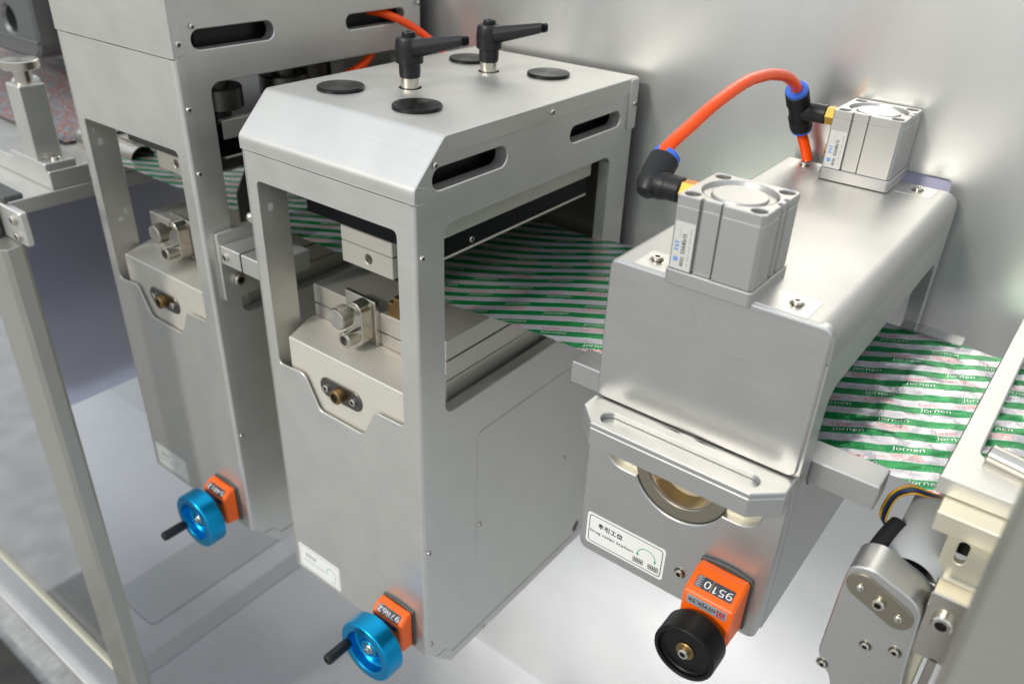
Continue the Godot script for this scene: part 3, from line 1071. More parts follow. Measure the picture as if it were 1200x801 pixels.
func setting() -> void:
	var wall := Geo.new()
	wall.plate(pv([-2400, -830, 1500, -830, 1500, 620, -2400, 620]), [Geo.rrect(176, -14, 266, 6.5, 4, 4)], FRONT, -301, -298, 0.0)
	struct("back_wall", wall, mats.wall)
	struct("wall_slot_backing", Geo.new().box(150, -40, -305, 290, 30, -302.5, 0), mats.slot_back)
	struct("base_plate", Geo.new().plate(Geo.rrect(-2400, -120, 1500, 300, 2, 2), [], TOP, -836, -830, 0.5), mats.base)
	struct("shade_patch", Geo.new().plate(Geo.rounded(pv([-690, -2, -581, -2, -581, 297, -690, 297]), 14, 6), [], TOP, -829.9, -828.4, 0.5), mats.shade_kick_grey)  # darker sheet added to imitate a shadow patch on the base plate
	struct("shade_strip", Geo.new().plate(pv([-537, -60, -506, -60, -506, 297, -537, 297]), [], TOP, -829.9, -828.4, 0.5), mats.shade_kick_grey)  # second added sheet, standing in for a narrow band of shade
	struct("floor", ground(), mats.floor)
	for k in 9:
		var z := 20.0 + k * 62.0
		struct("floor_board", Geo.new().box(-1500, -1499.9, z, -250, -1488, z + 59.0, 2.0), mats.mat)


func ground() -> Geo:
	var g := Geo.new()
	g.flat(Vector3(-9000, -1500, 9000), Vector3(9000, -1500, 9000), Vector3(9000, -1500, -9000), Vector3(-9000, -1500, -9000), Vector3.UP)
	return g


func station_extras() -> void:
	counter(-51, -14, -392.5, -435, 0, 18, "97862", "", "orange position indicator at the foot of the middle station, behind the nearer blue handwheel")
	counter(-312, -275, -389, -432, 0, 18, "54812", "", "orange position indicator at the foot of the tall left station")
	handwheel(Vector3(-33, -420, 27), 31, Vector2(-21, -2), "blue handwheel with black handle in front of the middle station, nearer to the camera")
	handwheel(Vector3(-293.5, -417, 27), 31, Vector2(-20, -15), "blue handwheel with black handle in front of the tall left station")
	clamp_lever(Vector3(-108.5, 41.5, -111), "black clamping lever on the station lid, the nearer one between the front plugs")
	clamp_lever(Vector3(-103.5, 41.5, -204), "black clamping lever on the station lid, the farther one by the wall")
	# arm clamped to the tall station's right side, between the two stations
	var o := thing("web_guide_clamp", "small grey clamp block with socket screws bolted to the tall station's right side", "clamp", Vector3(-250, -160, -25))
	part("backing_plate", Geo.new().plate(Geo.rrect(10, -162, 50, -95, 2, 2), [], at(-260, 0, 0, RIGHT), 0.5, 5.0, 0.5), mats.alu, o)
	var blk := part("clamp_block", Geo.new().box(-255, -124, -60, -190, -106, -12, 0.8), mats.alu, o)
	part("saw_cut", Geo.new().box(-226, -124.3, -61, -224.8, -105.7, -11.5, 0), mats.hole, blk)
	screw(o, Vector3(-247, -115, -12), Vector3.BACK, 3.4, "socket")
	screw(o, Vector3(-255, -144, -26), Vector3.RIGHT, 6.0, "socket")
	part("guide_pin", Geo.new().lathe([Vector2(5.5, 0), Vector2(5.5, 24), Vector2(4.6, 26.5), Vector2(2.6, 28.4), Vector2(0.01, 29)], axis(Vector3(-212, -79, -46), Vector3(-0.85, 0.0, 0.5)), 28), mats.steel, o)
	part("upright_tab", Geo.new().box(-218, -106, -50, -206, -80, -46, 0.5), mats.alu, o)
	# shaft collars and hoses inside the tall station
	var d := thing("shaft_assembly", "dark shafts with collars inside the upper part of the tall station", "shaft", Vector3(-330, -40, -120))
	for p in [[-300.0, -60.0], [-300.0, -135.0], [-330.0, -190.0]]:
		part("shaft", Geo.new().lathe([Vector2(11, -45), Vector2(11, 110)], at(p[0], 0, p[1], Transform3D(Basis(Vector3.RIGHT, -PI / 2), Vector3.ZERO)), 28), mats.dark_steel, d)
		part("collar", Geo.new().lathe([Vector2(12, -4), Vector2(22, -4), Vector2(23, -3), Vector2(23, 14), Vector2(22, 15), Vector2(12, 15)], at(p[0], 5, p[1], Transform3D(Basis(Vector3.RIGHT, -PI / 2), Vector3.ZERO)), 36), mats.dark_steel, d)
	part("cross_plate", Geo.new().box(-425, -50, -240, -280, -28, -36, 0.6), mats.dark_steel, d)
	single("air_hose", Geo.new().tube(curve([Vector3(-330, 62, -215), Vector3(-285, 68, -232), Vector3(-258, 63, -246), Vector3(-235, 48, -262), Vector3(-215, 25, -276), Vector3(-205, -10, -284)]), 4.0, 18), mats.hose, "orange air hose coming out of the tall station's slot and dropping behind the lid", "air hose", Vector3(-258, 63, -246))
	single("air_hose", Geo.new().tube(curve([Vector3(-420, 0, -262), Vector3(-360, -12, -225), Vector3(-310, 0, -196), Vector3(-280, 12, -196), Vector3(-272, 22, -214), Vector3(-276, 40, -240)]), 4.0, 18), mats.hose, "orange air hose looped inside the tall station, seen through its side window", "air hose", Vector3(-320, 8, -215))
	part("deflector", Geo.new().plate(pv([34, -90, 60, -88, 60, -20, 34, -62]), [], at(-252, 0, 0, RIGHT), 0, 1.2, 0.2), mats.dark_steel, o)


func drag_station() -> void:
	var o := thing("drag_station", "silver drag roller station with a ledge on its front and two air cylinders on top", "drag roller station", Vector3(210, -222, -150))
	var A: Material = mats.alu_smooth
	# shell: an inverted trough with rounded shoulders, swept from front to back
	var sec := PackedVector2Array()
	var outer := PackedVector2Array([Vector2(276, -20)])
	for i in 9:
		outer.append(Vector2(276 - 11, 1.6 - 11) + 11 * Vector2.from_angle(PI / 2 * i / 8.0))
	for i in 7:
		outer.append(Vector2(143 + 5, 1.6 - 5) + 5 * Vector2.from_angle(PI / 2 + PI / 2 * i / 6.0))
	outer.append(Vector2(143, -20))
	outer.append_array(pv([151, -20, 151, -9, 266, -9, 266, -20]))
	part("shell", Geo.new().plate(outer, [Geo.circle(Vector2(-9999, 0), 1)].slice(1), FRONT, -284, -16.5, 0.8), mats.shell, o)
	var op := Geo.rrect(36, -116, 268, -45.5, 13, 6)
	var so := pv([24.2, -221.5, 283, -221.5, 283, -20, 16.5, -20, 16.5, -93.9, 24.2, -93.9])
	part("side_panel", Geo.new().plate(so, [op], RIGHT, 266, 276, 0.0), A, o)
	part("side_panel", Geo.new().plate(so, [op], RIGHT, 143, 151, 0.0), A, o)
	part("front_plate", Geo.new().plate(Geo.rrect(143.4, -93.6, 274.4, 1.2, 5, 5), [], FRONT, -22, -14.6, 1.0), A, o)
	# lower front with the bearing pocket
	var pocket := PackedVector2Array()
	var c := Vector2(209.7, -126.5)
	var ea := asin(13.0 / 32.5)
	# outline of a ring with two ears, counter-clockwise from the right ear
	for i in 9:
		pocket.append(Vector2(250, -126.5) + 13 * Vector2.from_angle(-PI / 2 + PI * i / 8.0))
	for i in 19:
		pocket.append(c + 32.5 * Vector2.from_angle(ea + (PI - 2 * ea) * i / 18.0))
	for i in 9:
		pocket.append(Vector2(169.5, -126.5) + 13 * Vector2.from_angle(PI / 2 + PI * i / 8.0))
	for i in 19:
		pocket.append(c + 32.5 * Vector2.from_angle(PI + ea + (PI - 2 * ea) * i / 18.0))
	part("lower_plate", Geo.new().plate(Geo.rrect(143, -222, 276, -94.6, 6, 5), [pocket], FRONT, -24, -12, 0.8), A, o)
	part("pocket_floor", Geo.new().plate(Geo.rrect(155, -162, 266, -96, 1, 1), [Geo.circle(c, 31, 48)], FRONT, -24.2, -17.5, 0.2), mats.cream, o)
	var ring := part("bearing_ring", Geo.new().lathe([Vector2(32.2, -24), Vector2(32.2, -14.4), Vector2(31.5, -13.6), Vector2(23.6, -13.6), Vector2(22.8, -14.4), Vector2(22.6, -20)], at(c.x, c.y, 0), 72), mats.ring, o)
	part("bronze_cup", Geo.new().lathe([Vector2(22.6, -14.6), Vector2(21.6, -14.4), Vector2(20.8, -15.5), Vector2(19, -24), Vector2(9.5, -27), Vector2(9, -18), Vector2(8.2, -17), Vector2(0.01, -17)], at(c.x, c.y, 0), 64), mats.bronze, ring)
	# ledge with a long shallow groove
	var lo := pv([143, 14.4, 143, 0.6, 157, -13.4, 260, -13.4, 275.4, 1.0, 275.4, 14.4])
	var groove := Geo.rrect(158.5, -8.6, 260.5, 4.6, 6.5, 8)
	var led := part("front_ledge", Geo.new().plate(lo, [groove], TOP, -98, -94, 0.6), A, o)
	part("ledge_body", Geo.new().plate(Geo.inset(lo, 0.02), [], TOP, -110.6, -97.9, 0.5), A, led)
	for p in [Vector2(166, -205)]:
		pass
	var stk := printed(sticker_image(0), 0.3)
	sticker("station_label", 148, -214, 209, -186.8, -12, stk, o)
	countersunk(o, Vector3(220.5, -199, -12), Vector3.BACK, 4.0)
	# mounting insets in the top
	part("mounting_inset", Geo.new().plate(Geo.rrect(157, 17.5, 260, 41, 0.6, 1), [], TOP, 1.0, 1.85, 0.2), A, o)
	part("mounting_inset", Geo.new().plate(Geo.rrect(154, 257, 261, 281, 0.6, 1), [], TOP, 1.0, 1.85, 0.2), A, o)
	for q in [[166, -29.5], [249.6, -29.5], [164.5, -269], [249.5, -269.5]]:
		countersunk(o, Vector3(q[0], 1.85, q[1]), Vector3.UP, 4.3)
	# cross bar that carries the foil
	part("cross_bar", Geo.new().plate(Geo.rrect(107, -111.6, 314, -94.8, 1.5, 2), [], FRONT, -62, -40, 0.8), A, o)
	part("roller", Geo.new().lathe([Vector2(0.01, 0), Vector2(17, 0), Vector2(17, 190), Vector2(0.01, 190)], at(210, -117, -250), 36), mats.dark_steel, o)
	counter(234, 267, -174.5, -215, -12, 14.5, "9510", "GIYJA.SK", "orange position indicator showing 9510 with a maker's plate, on the drag station")
	# black knurled hand knob
	var k := thing("hand_knob", "black round hand knob in front of the drag station's position indicator", "hand knob", Vector3(251, -223.5, 26))
	var kf := at(249.6, -208.4, 1.5)
	part("knob_body", Geo.new().lathe([Vector2(0.01, 17.5), Vector2(18.6, 17.5), Vector2(19.8, 18.7), Vector2(19.8, 34.6), Vector2(19.3, 35.6), Vector2(18.6, 36), Vector2(17.2, 36), Vector2(16.6, 35.4), Vector2(16.2, 33.2), Vector2(15.4, 32.6), Vector2(6.6, 32.6), Vector2(6.0, 32.2)], kf, 64), mats.black_knob, k)
	part("hub_washer", Geo.new().lathe([Vector2(6.2, 31.5), Vector2(6.2, 33.2), Vector2(5.6, 33.8), Vector2(0.01, 33.8)], kf, 32), mats.old_brass, k)
	screw(k, Vector3(249.6, -208.4, 35.3), Vector3.BACK, 3.4, "socket")
	cylinder(Vector3(179.6, -0.8, -12.0), "compact air cylinder at the front edge of the drag station, elbow fitting on its side", 0)
	cylinder(Vector3(183.0, 1.9, -245.0), "compact air cylinder at the drag station's back by the wall, tee fitting on its side", 1)
	# hoses
	single("air_hose", Geo.new().tube(curve([Vector3(151.5, 56, -48), Vector3(151.5, 60.6, -54), Vector3(151.5, 67.5, -80), Vector3(151.5, 75, -110), Vector3(151.5, 81, -148), Vector3(151.5, 81.6, -172), Vector3(151.8, 79.6, -198), Vector3(152.4, 74.4, -223), Vector3(153, 66, -243), Vector3(153, 60, -250)]), 4.1, 22), mats.hose, "orange air hose arching from the front cylinder's elbow to the tee", "air hose", Vector3(151.5, 60, -54))
	single("air_hose", Geo.new().tube(curve([Vector3(153, 28, -277), Vector3(154.5, 20, -281), Vector3(158.5, 10, -283), Vector3(161.5, 1.9, -283.5)]), 4.1, 22), mats.hose, "short orange air hose from the tee down to the drag station's rear edge", "air hose", Vector3(161, 2, -283))


func cylinder(p: Vector3, label: String, kind: int) -> void:
	# p: lower front left corner; 51 square, 51 high
	var o := thing("air_cylinder", label, "air cylinder", p + Vector3(25.5, 0, -25.5), "compact air cylinders on the drag station")
	var x0 := p.x
	var y0 := p.y
	var zf := p.z
	var M: Material = mats.alu_cast
	part("base_flange", Geo.new().plate(Geo.rrect(x0, -zf, x0 + 51, -zf + 51, 2.4, 3), [], TOP, y0, y0 + 8.6, 0.6), M, o)
	# body outline with its switch channels, seen from above (v = -z, so the front is at the low v)
	var b := pv([1.5, 1.4, 14.2, 1.4, 14.5, 4.2, 15.7, 4.2, 16.0, 2.4, 25.6, 2.4, 25.9, 4.2, 27.0, 4.2, 27.3, 1.4, 48, 1.4, 50, 3.4, 50, 22, 47.6, 22.6, 47.6, 26.2, 50, 26.8, 50, 30.0, 47.6, 30.6, 47.6, 34.2, 50, 34.8, 50, 48, 48, 50, 1.5, 50, 0.6, 48, 0.6, 3])
	var outl := PackedVector2Array()
	for q in b:
		outl.append(q + Vector2(x0, -zf))
	var cc := Vector2(x0 + 25.5, -zf + 25.7)
	var hs := [Geo.circle(cc, 20.2, 48)]
	for s in [Vector2(-18.6, -18.6), Vector2(18.6, -18.6), Vector2(18.6, 18.6), Vector2(-18.6, 18.6)]:
		hs.append(Geo.circle(cc + s, 4.2, 20))
	var body := part("body", Geo.new().plate(outl, [], TOP, y0 + 8.7, y0 + 45, 0.4), M, o)
	part("top_face", Geo.new().plate(outl, hs, TOP, y0 + 45, y0 + 51, 0.5), M, body)
	part("end_cap", Geo.new().lathe([Vector2(20.0, -0.2), Vector2(19.2, -2.4), Vector2(15.4, -2.6), Vector2(14.8, -1.0), Vector2(14.2, -0.7), Vector2(0.01, -0.7)], at(cc.x, y0 + 51, -cc.y, Transform3D(Basis(Vector3.RIGHT, -PI / 2), Vector3.ZERO)), 56), M, o)
	# printed label on the front, reading upwards
	var im := Image.create_empty(150, 380, false, Image.FORMAT_RGB8)
	im.fill(Color(0.80, 0.80, 0.78))
	stamp(im, "FST", font_bold, 30, Vector2(48, 230), Color(0.05, 0.5, 0.85), 0.0, -PI / 2, 1.25)
	for i in 40:
		var a := PI * 1.1 + 1.8 * PI * i / 39.0
		stroke(im, Vector2(34, 300) + 16 * Vector2.from_angle(a + 2), Vector2(34, 300) + 16 * Vector2.from_angle(a + 2.1), 3, Color(0.05, 0.5, 0.85))
	im.fill_rect(Rect2i(26, 286, 16, 26), Color(0.1, 0.45, 0.8))
	im.fill_rect(Rect2i(30, 292, 5, 14), Color(0.85, 0.86, 0.85))
	stamp(im, "MODEL", font_bold, 26, Vector2(94, 350), Color(0.12, 0.12, 0.12), 0.0, -PI / 2, 0.66)
	stamp(im, "SDA40x15", font_bold, 30, Vector2(96, 250), Color(0.12, 0.12, 0.12), 0.0, -PI / 2, 0.85)
	for y in 22:
		if y % 5 != 4:
			im.fill_rect(Rect2i(120, 40 + y * 14, 7, 8), Color(0.5, 0.5, 0.5))
	for y in 7:
		im.fill_rect(Rect2i(42, 40 + y * 13, 6, 7), Color(0.6, 0.6, 0.6))
	part("model_label", Geo.new().plate(Geo.rrect(x0 + 2.2, y0 + 9.2, x0 + 14, y0 + 36.6, 0.2, 1), [], FRONT, zf - 1.45, zf - 1.25, 0.0, Rect2(x0 + 2.2, y0 + 9.2, 11.8, 27.4)), printed(im, 0.4, 0.2), o)
	# port fittings on the left side
	var cz := zf - 27.0 if kind == 0 else zf - 18.0
	var hy := y0 + 43.6 if kind == 0 else y0 + 42.5
	var hx := x0 + 1.0
	var nut := Geo.new().plate(Geo.circle(Vector2.ZERO, 7.0, 6), [], axis(Vector3(hx, hy, cz), Vector3.LEFT), 0.0, 9.5, 0.7)
	var n := part("brass_nut", nut, mats.brass, o)
	part("thread", Geo.new().lathe([Vector2(5, -1), Vector2(5, 0.5)], axis(Vector3(hx, hy, cz), Vector3.LEFT), 20), mats.brass, n)
	part("port_plug", Geo.new().plate(Geo.circle(Vector2.ZERO, 5.2, 6), [], axis(Vector3(hx, y0 + 18, cz), Vector3.LEFT), 0.0, 4.5, 0.6), mats.brass, o)
	if kind == 0:
		var k := Vector3(151.5, hy, cz + 2)
		var leg := Vector3(0, 0.6, -0.8).normalized()
		var g := Geo.new()
		g.lathe([Vector2(6.6, 9.2), Vector2(7.4, 10.2), Vector2(7.4, 19), Vector2(7.8, 19.4), Vector2(8.3, 22), Vector2(8.3, 29), Vector2(7.4, 33), Vector2(5, 35.4), Vector2(0.01, 36)], axis(Vector3(hx, hy, cz), Vector3.LEFT), 32)
		g.lathe([Vector2(0.01, -8), Vector2(5, -7), Vector2(7.8, -2), Vector2(8.0, 4), Vector2(8.8, 6), Vector2(9.0, 17.5), Vector2(8.2, 18.6)], axis(k, leg), 32)
		part("elbow_fitting", g, mats.black, o)
		part("release_collar", Geo.new().lathe([Vector2(8.2, 18.0), Vector2(8.4, 18.6), Vector2(8.4, 21), Vector2(7.6, 21.8), Vector2(4.3, 21.8), Vector2(4.2, 20)], axis(k, leg), 32), mats.collar, o)
	else:
		var k := Vector3(153, 44.6, -263.5)
		var leg := Vector3(0, 0.76, 0.65).normalized()
		var g := Geo.new()
		g.lathe([Vector2(6.4, 9.2), Vector2(7.0, 10), Vector2(7.0, 30)], axis(Vector3(hx, hy, cz), Vector3.LEFT), 32)
		g.lathe([Vector2(7.6, -20.4), Vector2(8.6, -19.6), Vector2(8.8, -8), Vector2(7.8, -6), Vector2(7.8, 6), Vector2(8.8, 8), Vector2(8.6, 19.6), Vector2(7.6, 20.4)], axis(k, leg), 32)
		part("tee_fitting", g, mats.black, o)
		for s in [1.0, -1.0]:
			part("release_collar", Geo.new().lathe([Vector2(8.0, 19.8), Vector2(8.2, 20.4), Vector2(8.2, 22.6), Vector2(7.4, 23.4), Vector2(4.3, 23.4), Vector2(4.2, 21)], axis(k, leg * s), 32), mats.collar, o)


func foil() -> void:
	var g := Geo.new()
	var xs := 420
	var zs := 84
	var f := FastNoiseLite.new()
	f.seed = 5
	f.frequency = 0.016
	var f2 := FastNoiseLite.new()
	f2.seed = 9
	f2.frequency = 0.06
	f2.fractal_octaves = 3
	var height := func(x: float, s: float) -> float:
		var y := -98.0 - 7.0 * exp(-pow((x + 45.0) / 75.0, 2.0))
		var calm := smoothstep(100.0, 320.0, x)
		return y + f.get_noise_2d(x, s * 190.0) * (0.5 + 0.9 * calm) + f2.get_noise_2d(x, s * 190.0) * (0.2 + 0.6 * calm)
	var pos := []
	var uvs := []
	var du := Vector2(0.853, -0.521)
	for i in xs + 1:
		var x := lerpf(-570.0, 520.0, float(i) / xs)
		for j in zs + 1:
			var s := float(j) / zs
			var zn := -61.0
			var zf := -253.0
			var z := lerpf(zn, zf, s)
			pos.append(Vector3(x, height.call(x, s), z))
			var q := Vector2(x - 28.3, z + 58.2)
			var along := q.dot(du)
			var down := q.dot(Vector2(0.521, 0.853))
			uvs.append(Vector2((along + 2.5) / 63.0, (down + 6.3) / 31.0))
	var nrm := []
	for i in xs + 1:
		for j in zs + 1:
			var a: Vector3 = pos[mini(i + 1, xs) * (zs + 1) + j] - pos[maxi(i - 1, 0) * (zs + 1) + j]
			var b: Vector3 = pos[i * (zs + 1) + mini(j + 1, zs)] - pos[i * (zs + 1) + maxi(j - 1, 0)]
			nrm.append(a.cross(b).normalized() * (1.0 if a.cross(b).y > 0 else -1.0))
	for i in xs:
		for j in zs:
			var k := [i * (zs + 1) + j, (i + 1) * (zs + 1) + j, (i + 1) * (zs + 1) + j + 1, i * (zs + 1) + j + 1]
			g.quad(pos[k[0]], pos[k[1]], pos[k[2]], pos[k[3]], nrm[k[0]], nrm[k[1]], nrm[k[2]], nrm[k[3]], uvs[k[0]], uvs[k[1]], uvs[k[2]], uvs[k[3]])
	single("packaging_foil", g, mats.foil, "silver packaging foil with slanting green stripes and printed names running through every station", "packaging foil", Vector3(0, -98, -150))
	var cl := Geo.new().plate(Geo.rrect(268, 246, 312, 262, 0.5, 1), [], TOP, -96.5, -95.5, 0.2)
	single("foil_guide_strip", cl, mats.pane, "small clear strip lying along the foil's far edge beside the drag station", "guide strip", Vector3(290, -96, -254))


func left_side() -> void:
	# table at the far left, with pad, post and rollers
	var t := thing("side_table", "grey metal table at the left edge carrying a clamp post", "table", Vector3(-800, -146, -120))
	part("table_top", Geo.new().box(-1300, -146, -296, -560, -129.4, 46, 0.8), mats.alu, t)
	part("raised_rail", Geo.new().box(-1300, -129, -200, -560.5, -108, -9.6, 0.8), mats.alu, t)
	single("side_skirt_panel", Geo.new().box(-590, -410, -290, -586, -146.5, 30, 0.5), mats.panel, "bluish polished steel skirt panel below the left table", "panel", Vector3(-588, -410, -130))
	var c := thing("clamp_post", "square metal clamp post with a knurled round knob on the left table", "clamp post", Vector3(-580, -108, -20))
	part("foot", Geo.new().box(-640, -108, -42, -562, -99, -8, 0.8), mats.alu, c)
	part("post", Geo.new().box(-607, -99, -36, -577, -19.5, -8.2, 0.8), mats.alu, c)
	part("stem", Geo.new().lathe([Vector2(9, 0), Vector2(9, 16)], at(-592, -19.5, -22, Transform3D(Basis(Vector3.RIGHT, -PI / 2), Vector3.ZERO)), 28), mats.steel, c)
	part("knob", Geo.new().lathe([Vector2(9, 15), Vector2(18, 15), Vector2(18.6, 15.8), Vector2(18.6, 23.4), Vector2(17.8, 24.2), Vector2(0.01, 24.2)], at(-592, -19.5, -22, Transform3D(Basis(Vector3.RIGHT, -PI / 2), Vector3.ZERO)), 48), mats.turned, c)
	screw(c, Vector3(-569, -99, -24), Vector3.UP, 5.0, "socket")
	var w := thing("guide_post", "pale round guide post behind the clamp post on the left table", "guide post", Vector3(-690, -108, -55))
	part("post", Geo.new().lathe([Vector2(13, 0), Vector2(13, 10), Vector2(7.5, 12), Vector2(7.5, 66), Vector2(14, 68), Vector2(14.5, 76), Vector2(12, 79), Vector2(0.01, 80)], at(-660, -108, -52, Transform3D(Basis(Vector3.RIGHT, -PI / 2), Vector3.ZERO)), 32), mats.white_plastic, w)
	var r := thing("guide_roller", "short steel guide roller with a dark end between the left table and the tall station", "roller", Vector3(-600, -120, -105))
	part("roller_body", Geo.new().lathe([Vector2(14, 0), Vector2(14.5, 0.6), Vector2(14.5, 120)], axis(Vector3(-625, -100, -90), Vector3.RIGHT), 36), mats.steel, r)
	part("roller_bore", Geo.new().lathe([Vector2(12.6, -0.3), Vector2(0.01, -0.3)], axis(Vector3(-625, -100, -90), Vector3.RIGHT), 36), mats.hole, r)
	var f := Geo.new()
	f.flat(Vector3(-1500, -104, -70), Vector3(-640, -104, -70), Vector3(-640, -104, -285), Vector3(-1500, -104, -285), Vector3.UP)
	var web := single("printed_web", f, mats.web_print, "blurred grey blue web with orange print lying on the far left table", "printed web", Vector3(-1000, -104, -180))
	var gm: StandardMaterial3D = mats.web_print
	gm.uv1_scale = Vector3(9, 2.4, 1)
	# machinery in the upper left corner, out of focus
	var h := thing("gear_housing", "blurred grey machine housing with a round hole at the upper left", "machine housing", Vector3(-900, -50, -180))
	part("housing", Geo.new().plate(Geo.rrect(-1250, -52, -835, 120, 26, 6), [Geo.circle(Vector2(-905, -6), 17, 28)], FRONT, -290, -152, 4.0), mats.housing, h)
	part("bore", Geo.new().lathe([Vector2(17, -180), Vector2(0.01, -180)], at(-905, -6, 0), 28), mats.hole, h)
	part("front_rib", Geo.new().box(-1250, -30, -155, -835, -26, -149, 1), mats.housing, h)
	var k := thing("tension_unit", "blurred bright steel cylinder and slanted bracket beside the grey housing", "tension unit", Vector3(-800, -100, -190))
	part("cylinder_body", Geo.new().lathe([Vector2(20, -60), Vector2(22, -58), Vector2(22, 60), Vector2(20, 62), Vector2(0.01, 62)], at(-795, 0, -195, Transform3D(Basis(Vector3.RIGHT, -PI / 2), Vector3.ZERO)), 32), mats.steel, k)
	part("slanted_bracket", Geo.new().plate(pv([-800, -100, -700, -100, -700, -40, -730, -20]), [], FRONT, -190, -170, 1), mats.alu, k)
	part("cross_rod", Geo.new().lathe([Vector2(6, 0), Vector2(6, 220)], axis(Vector3(-840, -45, -215), Vector3.RIGHT), 20), mats.steel, k)
	# clear door standing open in the left foreground
	var d := thing("clear_door", "transparent door with an aluminium frame in the left foreground", "door", Vector3(-500, -845, 120))
	part("upright", Geo.new().plate(Geo.rounded(pv([-432, -120, -376, -120, -376, -100, -432, -100]), 4.0, 1), [], TOP, -845, -104.5, 0.6), mats.post, d)
	part("bottom_rail", Geo.new().box(-1400, -826, 100, -432.5, -812, 122, 1.2), mats.alu, d)
	part("kick_panel", Geo.new().box(-1400, -811.6, 105, -432.5, -708, 113, 0.4), mats.shade_kick_grey, d)
	part("rail_lip", Geo.new().box(-1400, -707.6, 105, -432.5, -702, 116, 0.8), mats.cream, d)
	part("pane", Geo.new().box(-1400, -701.6, 107, -432.5, -106, 112, 0.2), mats.pane, d)
	var hg := part("hinge", Geo.new().box(-446, -104, 96, -366, -72, 103, 1.5), mats.alu, d)
	part("hinge_cover", Geo.new().box(-470, -71.5, 84, -396, -66, 101, 1.0), mats.grey_plastic, d)
	screw(d, Vector3(-378, -81, 103), Vector3.BACK, 4.4, "socket")
	screw(d, Vector3(-377, -96, 103), Vector3.BACK, 4.4, "socket")
	part("hinge_knuckle", Geo.new().lathe([Vector2(6, 0), Vector2(6, 26)], at(-412, -103, 108, Transform3D(Basis(Vector3.RIGHT, -PI / 2), Vector3.ZERO)), 20), mats.dark_steel, hg)


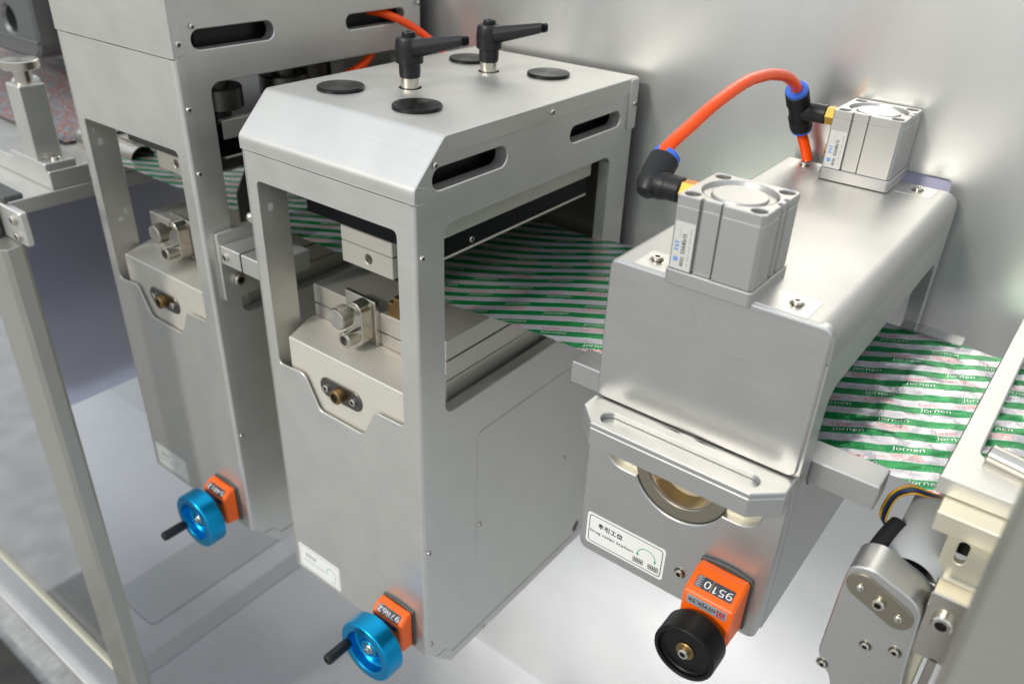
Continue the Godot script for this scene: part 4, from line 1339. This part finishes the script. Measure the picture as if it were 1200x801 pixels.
func right_side() -> void:
	var a := thing("foil_clamp_frame", "flat aluminium frame arm lying across the foil at the right edge", "clamp frame", Vector3(355, -90, -150))
	var outl := pv([338.4, 51.5, 420, 51.5, 420, 296, 341, 296])
	var inner := Geo.rounded(pv([351.5, 84, 405, 80, 405, 270, 352.5, 270]), 7, 5)
	part("arm", Geo.new().plate(outl, [inner], TOP, -91, -79.5, 0.8), mats.alu, a)
	part("tension_pin", Geo.new().lathe([Vector2(6, -1), Vector2(6, 26), Vector2(5, 27), Vector2(0.01, 27)], axis(Vector3(382, -76, -78), Vector3(-0.9, 0, -0.2)), 24), mats.steel, a)
	var b := thing("slotted_bracket", "cream and silver slotted bracket under the clamp frame", "bracket", Vector3(358, -150, -40))
	part("top_block", Geo.new().box(343.6, -104, -64, 376, -91.2, -36, 0.8), mats.cream, b)
	part("slotted_plate", Geo.new().plate(Geo.rrect(352.6, -134, 378, -104.2, 0.6, 1), [Geo.rrect(358.8, -121, 364.6, -106, 2.8, 5)], FRONT, -44, -39, 0.5), mats.cream, b)
	part("slot_back", Geo.new().box(356, -124, -56, 368, -104.4, -52, 0.2), mats.hole, b)
	part("foot_block", Geo.new().box(350, -150, -45, 384, -131, -27, 0.6), mats.alu, b)
	var m := thing("drive_roller", "pale motor roller behind a silver end plate at the lower right", "roller", Vector3(340, -230, -30))
	part("roller_body", Geo.new().lathe([Vector2(0.01, -150), Vector2(15.6, -150), Vector2(15.6, -24)], at(342.5, -135, 0), 48), mats.white_plastic, m)
	part("cable_sleeve", Geo.new().tube(curve([Vector3(321.5, -142, -24), Vector3(322.5, -137, -36), Vector3(324.5, -132, -48), Vector3(327.5, -128, -60)]), 5.8, 16), mats.rubber, m)
	var pl := Geo.rounded(pv([326, -207, 331, -260, 371, -260, 358, -175, 355.6, -131, 350.5, -124.8, 327, -116.5, 316.2, -121, 315.4, -140, 314.4, -192]), 6.5, 6)
	part("end_plate", Geo.new().plate(Geo.tidy(pl), [], FRONT, -24, 0, 0.8), mats.alu_smooth, m)
	var dirv := Vector2(21, -8.2).normalized()
	var ov := PackedVector2Array()
	for i in 13:
		var an := PI / 2 + dirv.angle() + PI * i / 12.0
		ov.append(Vector2(325.5, -130.5) + 8.4 * Vector2.from_angle(an))
	for i in 13:
		var an := -PI / 2 + dirv.angle() + PI * i / 12.0
		ov.append(Vector2(345.5, -138.8) + 8.4 * Vector2.from_angle(an))
	var bp := part("bearing_plate", Geo.new().plate(ov, [], FRONT, 0.0, 0.9, 0.3), mats.ring, m)
	screw(bp, Vector3(324.7, -131, 0.9), Vector3.BACK, 2.3)
	screw(bp, Vector3(346.4, -139.4, 0.9), Vector3.BACK, 2.3)
	screw(m, Vector3(335.6, -135.4, 0.9), Vector3.BACK, 3.4, "socket")
	for q in [[336.4, -168.5], [350.6, -162.6], [318.9, -196.8]]:
		countersunk(m, Vector3(q[0], q[1], 0), Vector3.BACK, 3.2)
	part("side_lug", Geo.new().box(356, -163, -20, 375, -118, -6, 0.8), mats.steel, m)
	screw(m, Vector3(365.5, -134, -6), Vector3.BACK, 5.4, "socket")
	part("lower_arm", Geo.new().box(357, -260, -20, 364, -150, -10, 0.8), mats.cream, m)
	part("lower_bar", Geo.new().box(366, -300, -14, 371, -160, -6, 0.6), mats.steel, m)
	var wires := thing("wire_bundle", "loop of yellow, green, blue and black wires above the black sleeve", "wires", Vector3(322, -135, -60))
	var cols := [Color(0.72, 0.52, 0.06), Color(0.03, 0.22, 0.16), Color(0.06, 0.10, 0.36), Color(0.03, 0.03, 0.03), Color(0.75, 0.56, 0.10)]
	for i in 5:
		var e := i * 0.8 - 1.6
		part("wire", Geo.new().tube(curve([Vector3(327 + e * 0.5, -129, -58 + e), Vector3(318.6 + e, -128 - e, -58), Vector3(319.5 + e, -111.5 - e, -60 - e), Vector3(327 + e, -103 - e * 1.2, -62), Vector3(336, -104 - e, -66), Vector3(344, -112, -80)]), 0.85, 8), metal(cols[i], 0.4, 0.0), wires)
	var p := thing("right_post", "blurred aluminium post in the right foreground", "post", Vector3(390, -900, 120))
	part("post", Geo.new().plate(Geo.rrect(369, -150, 420, -100, 3, 3), [], TOP, -900, 70, 1.0), mats.post, p)
	part("hinge", Geo.new().box(386, -90, 150, 430, -52, 158, 1.5), mats.alu, p)
	screw(p, Vector3(396, -62, 158), Vector3.BACK, 3.5, "socket")
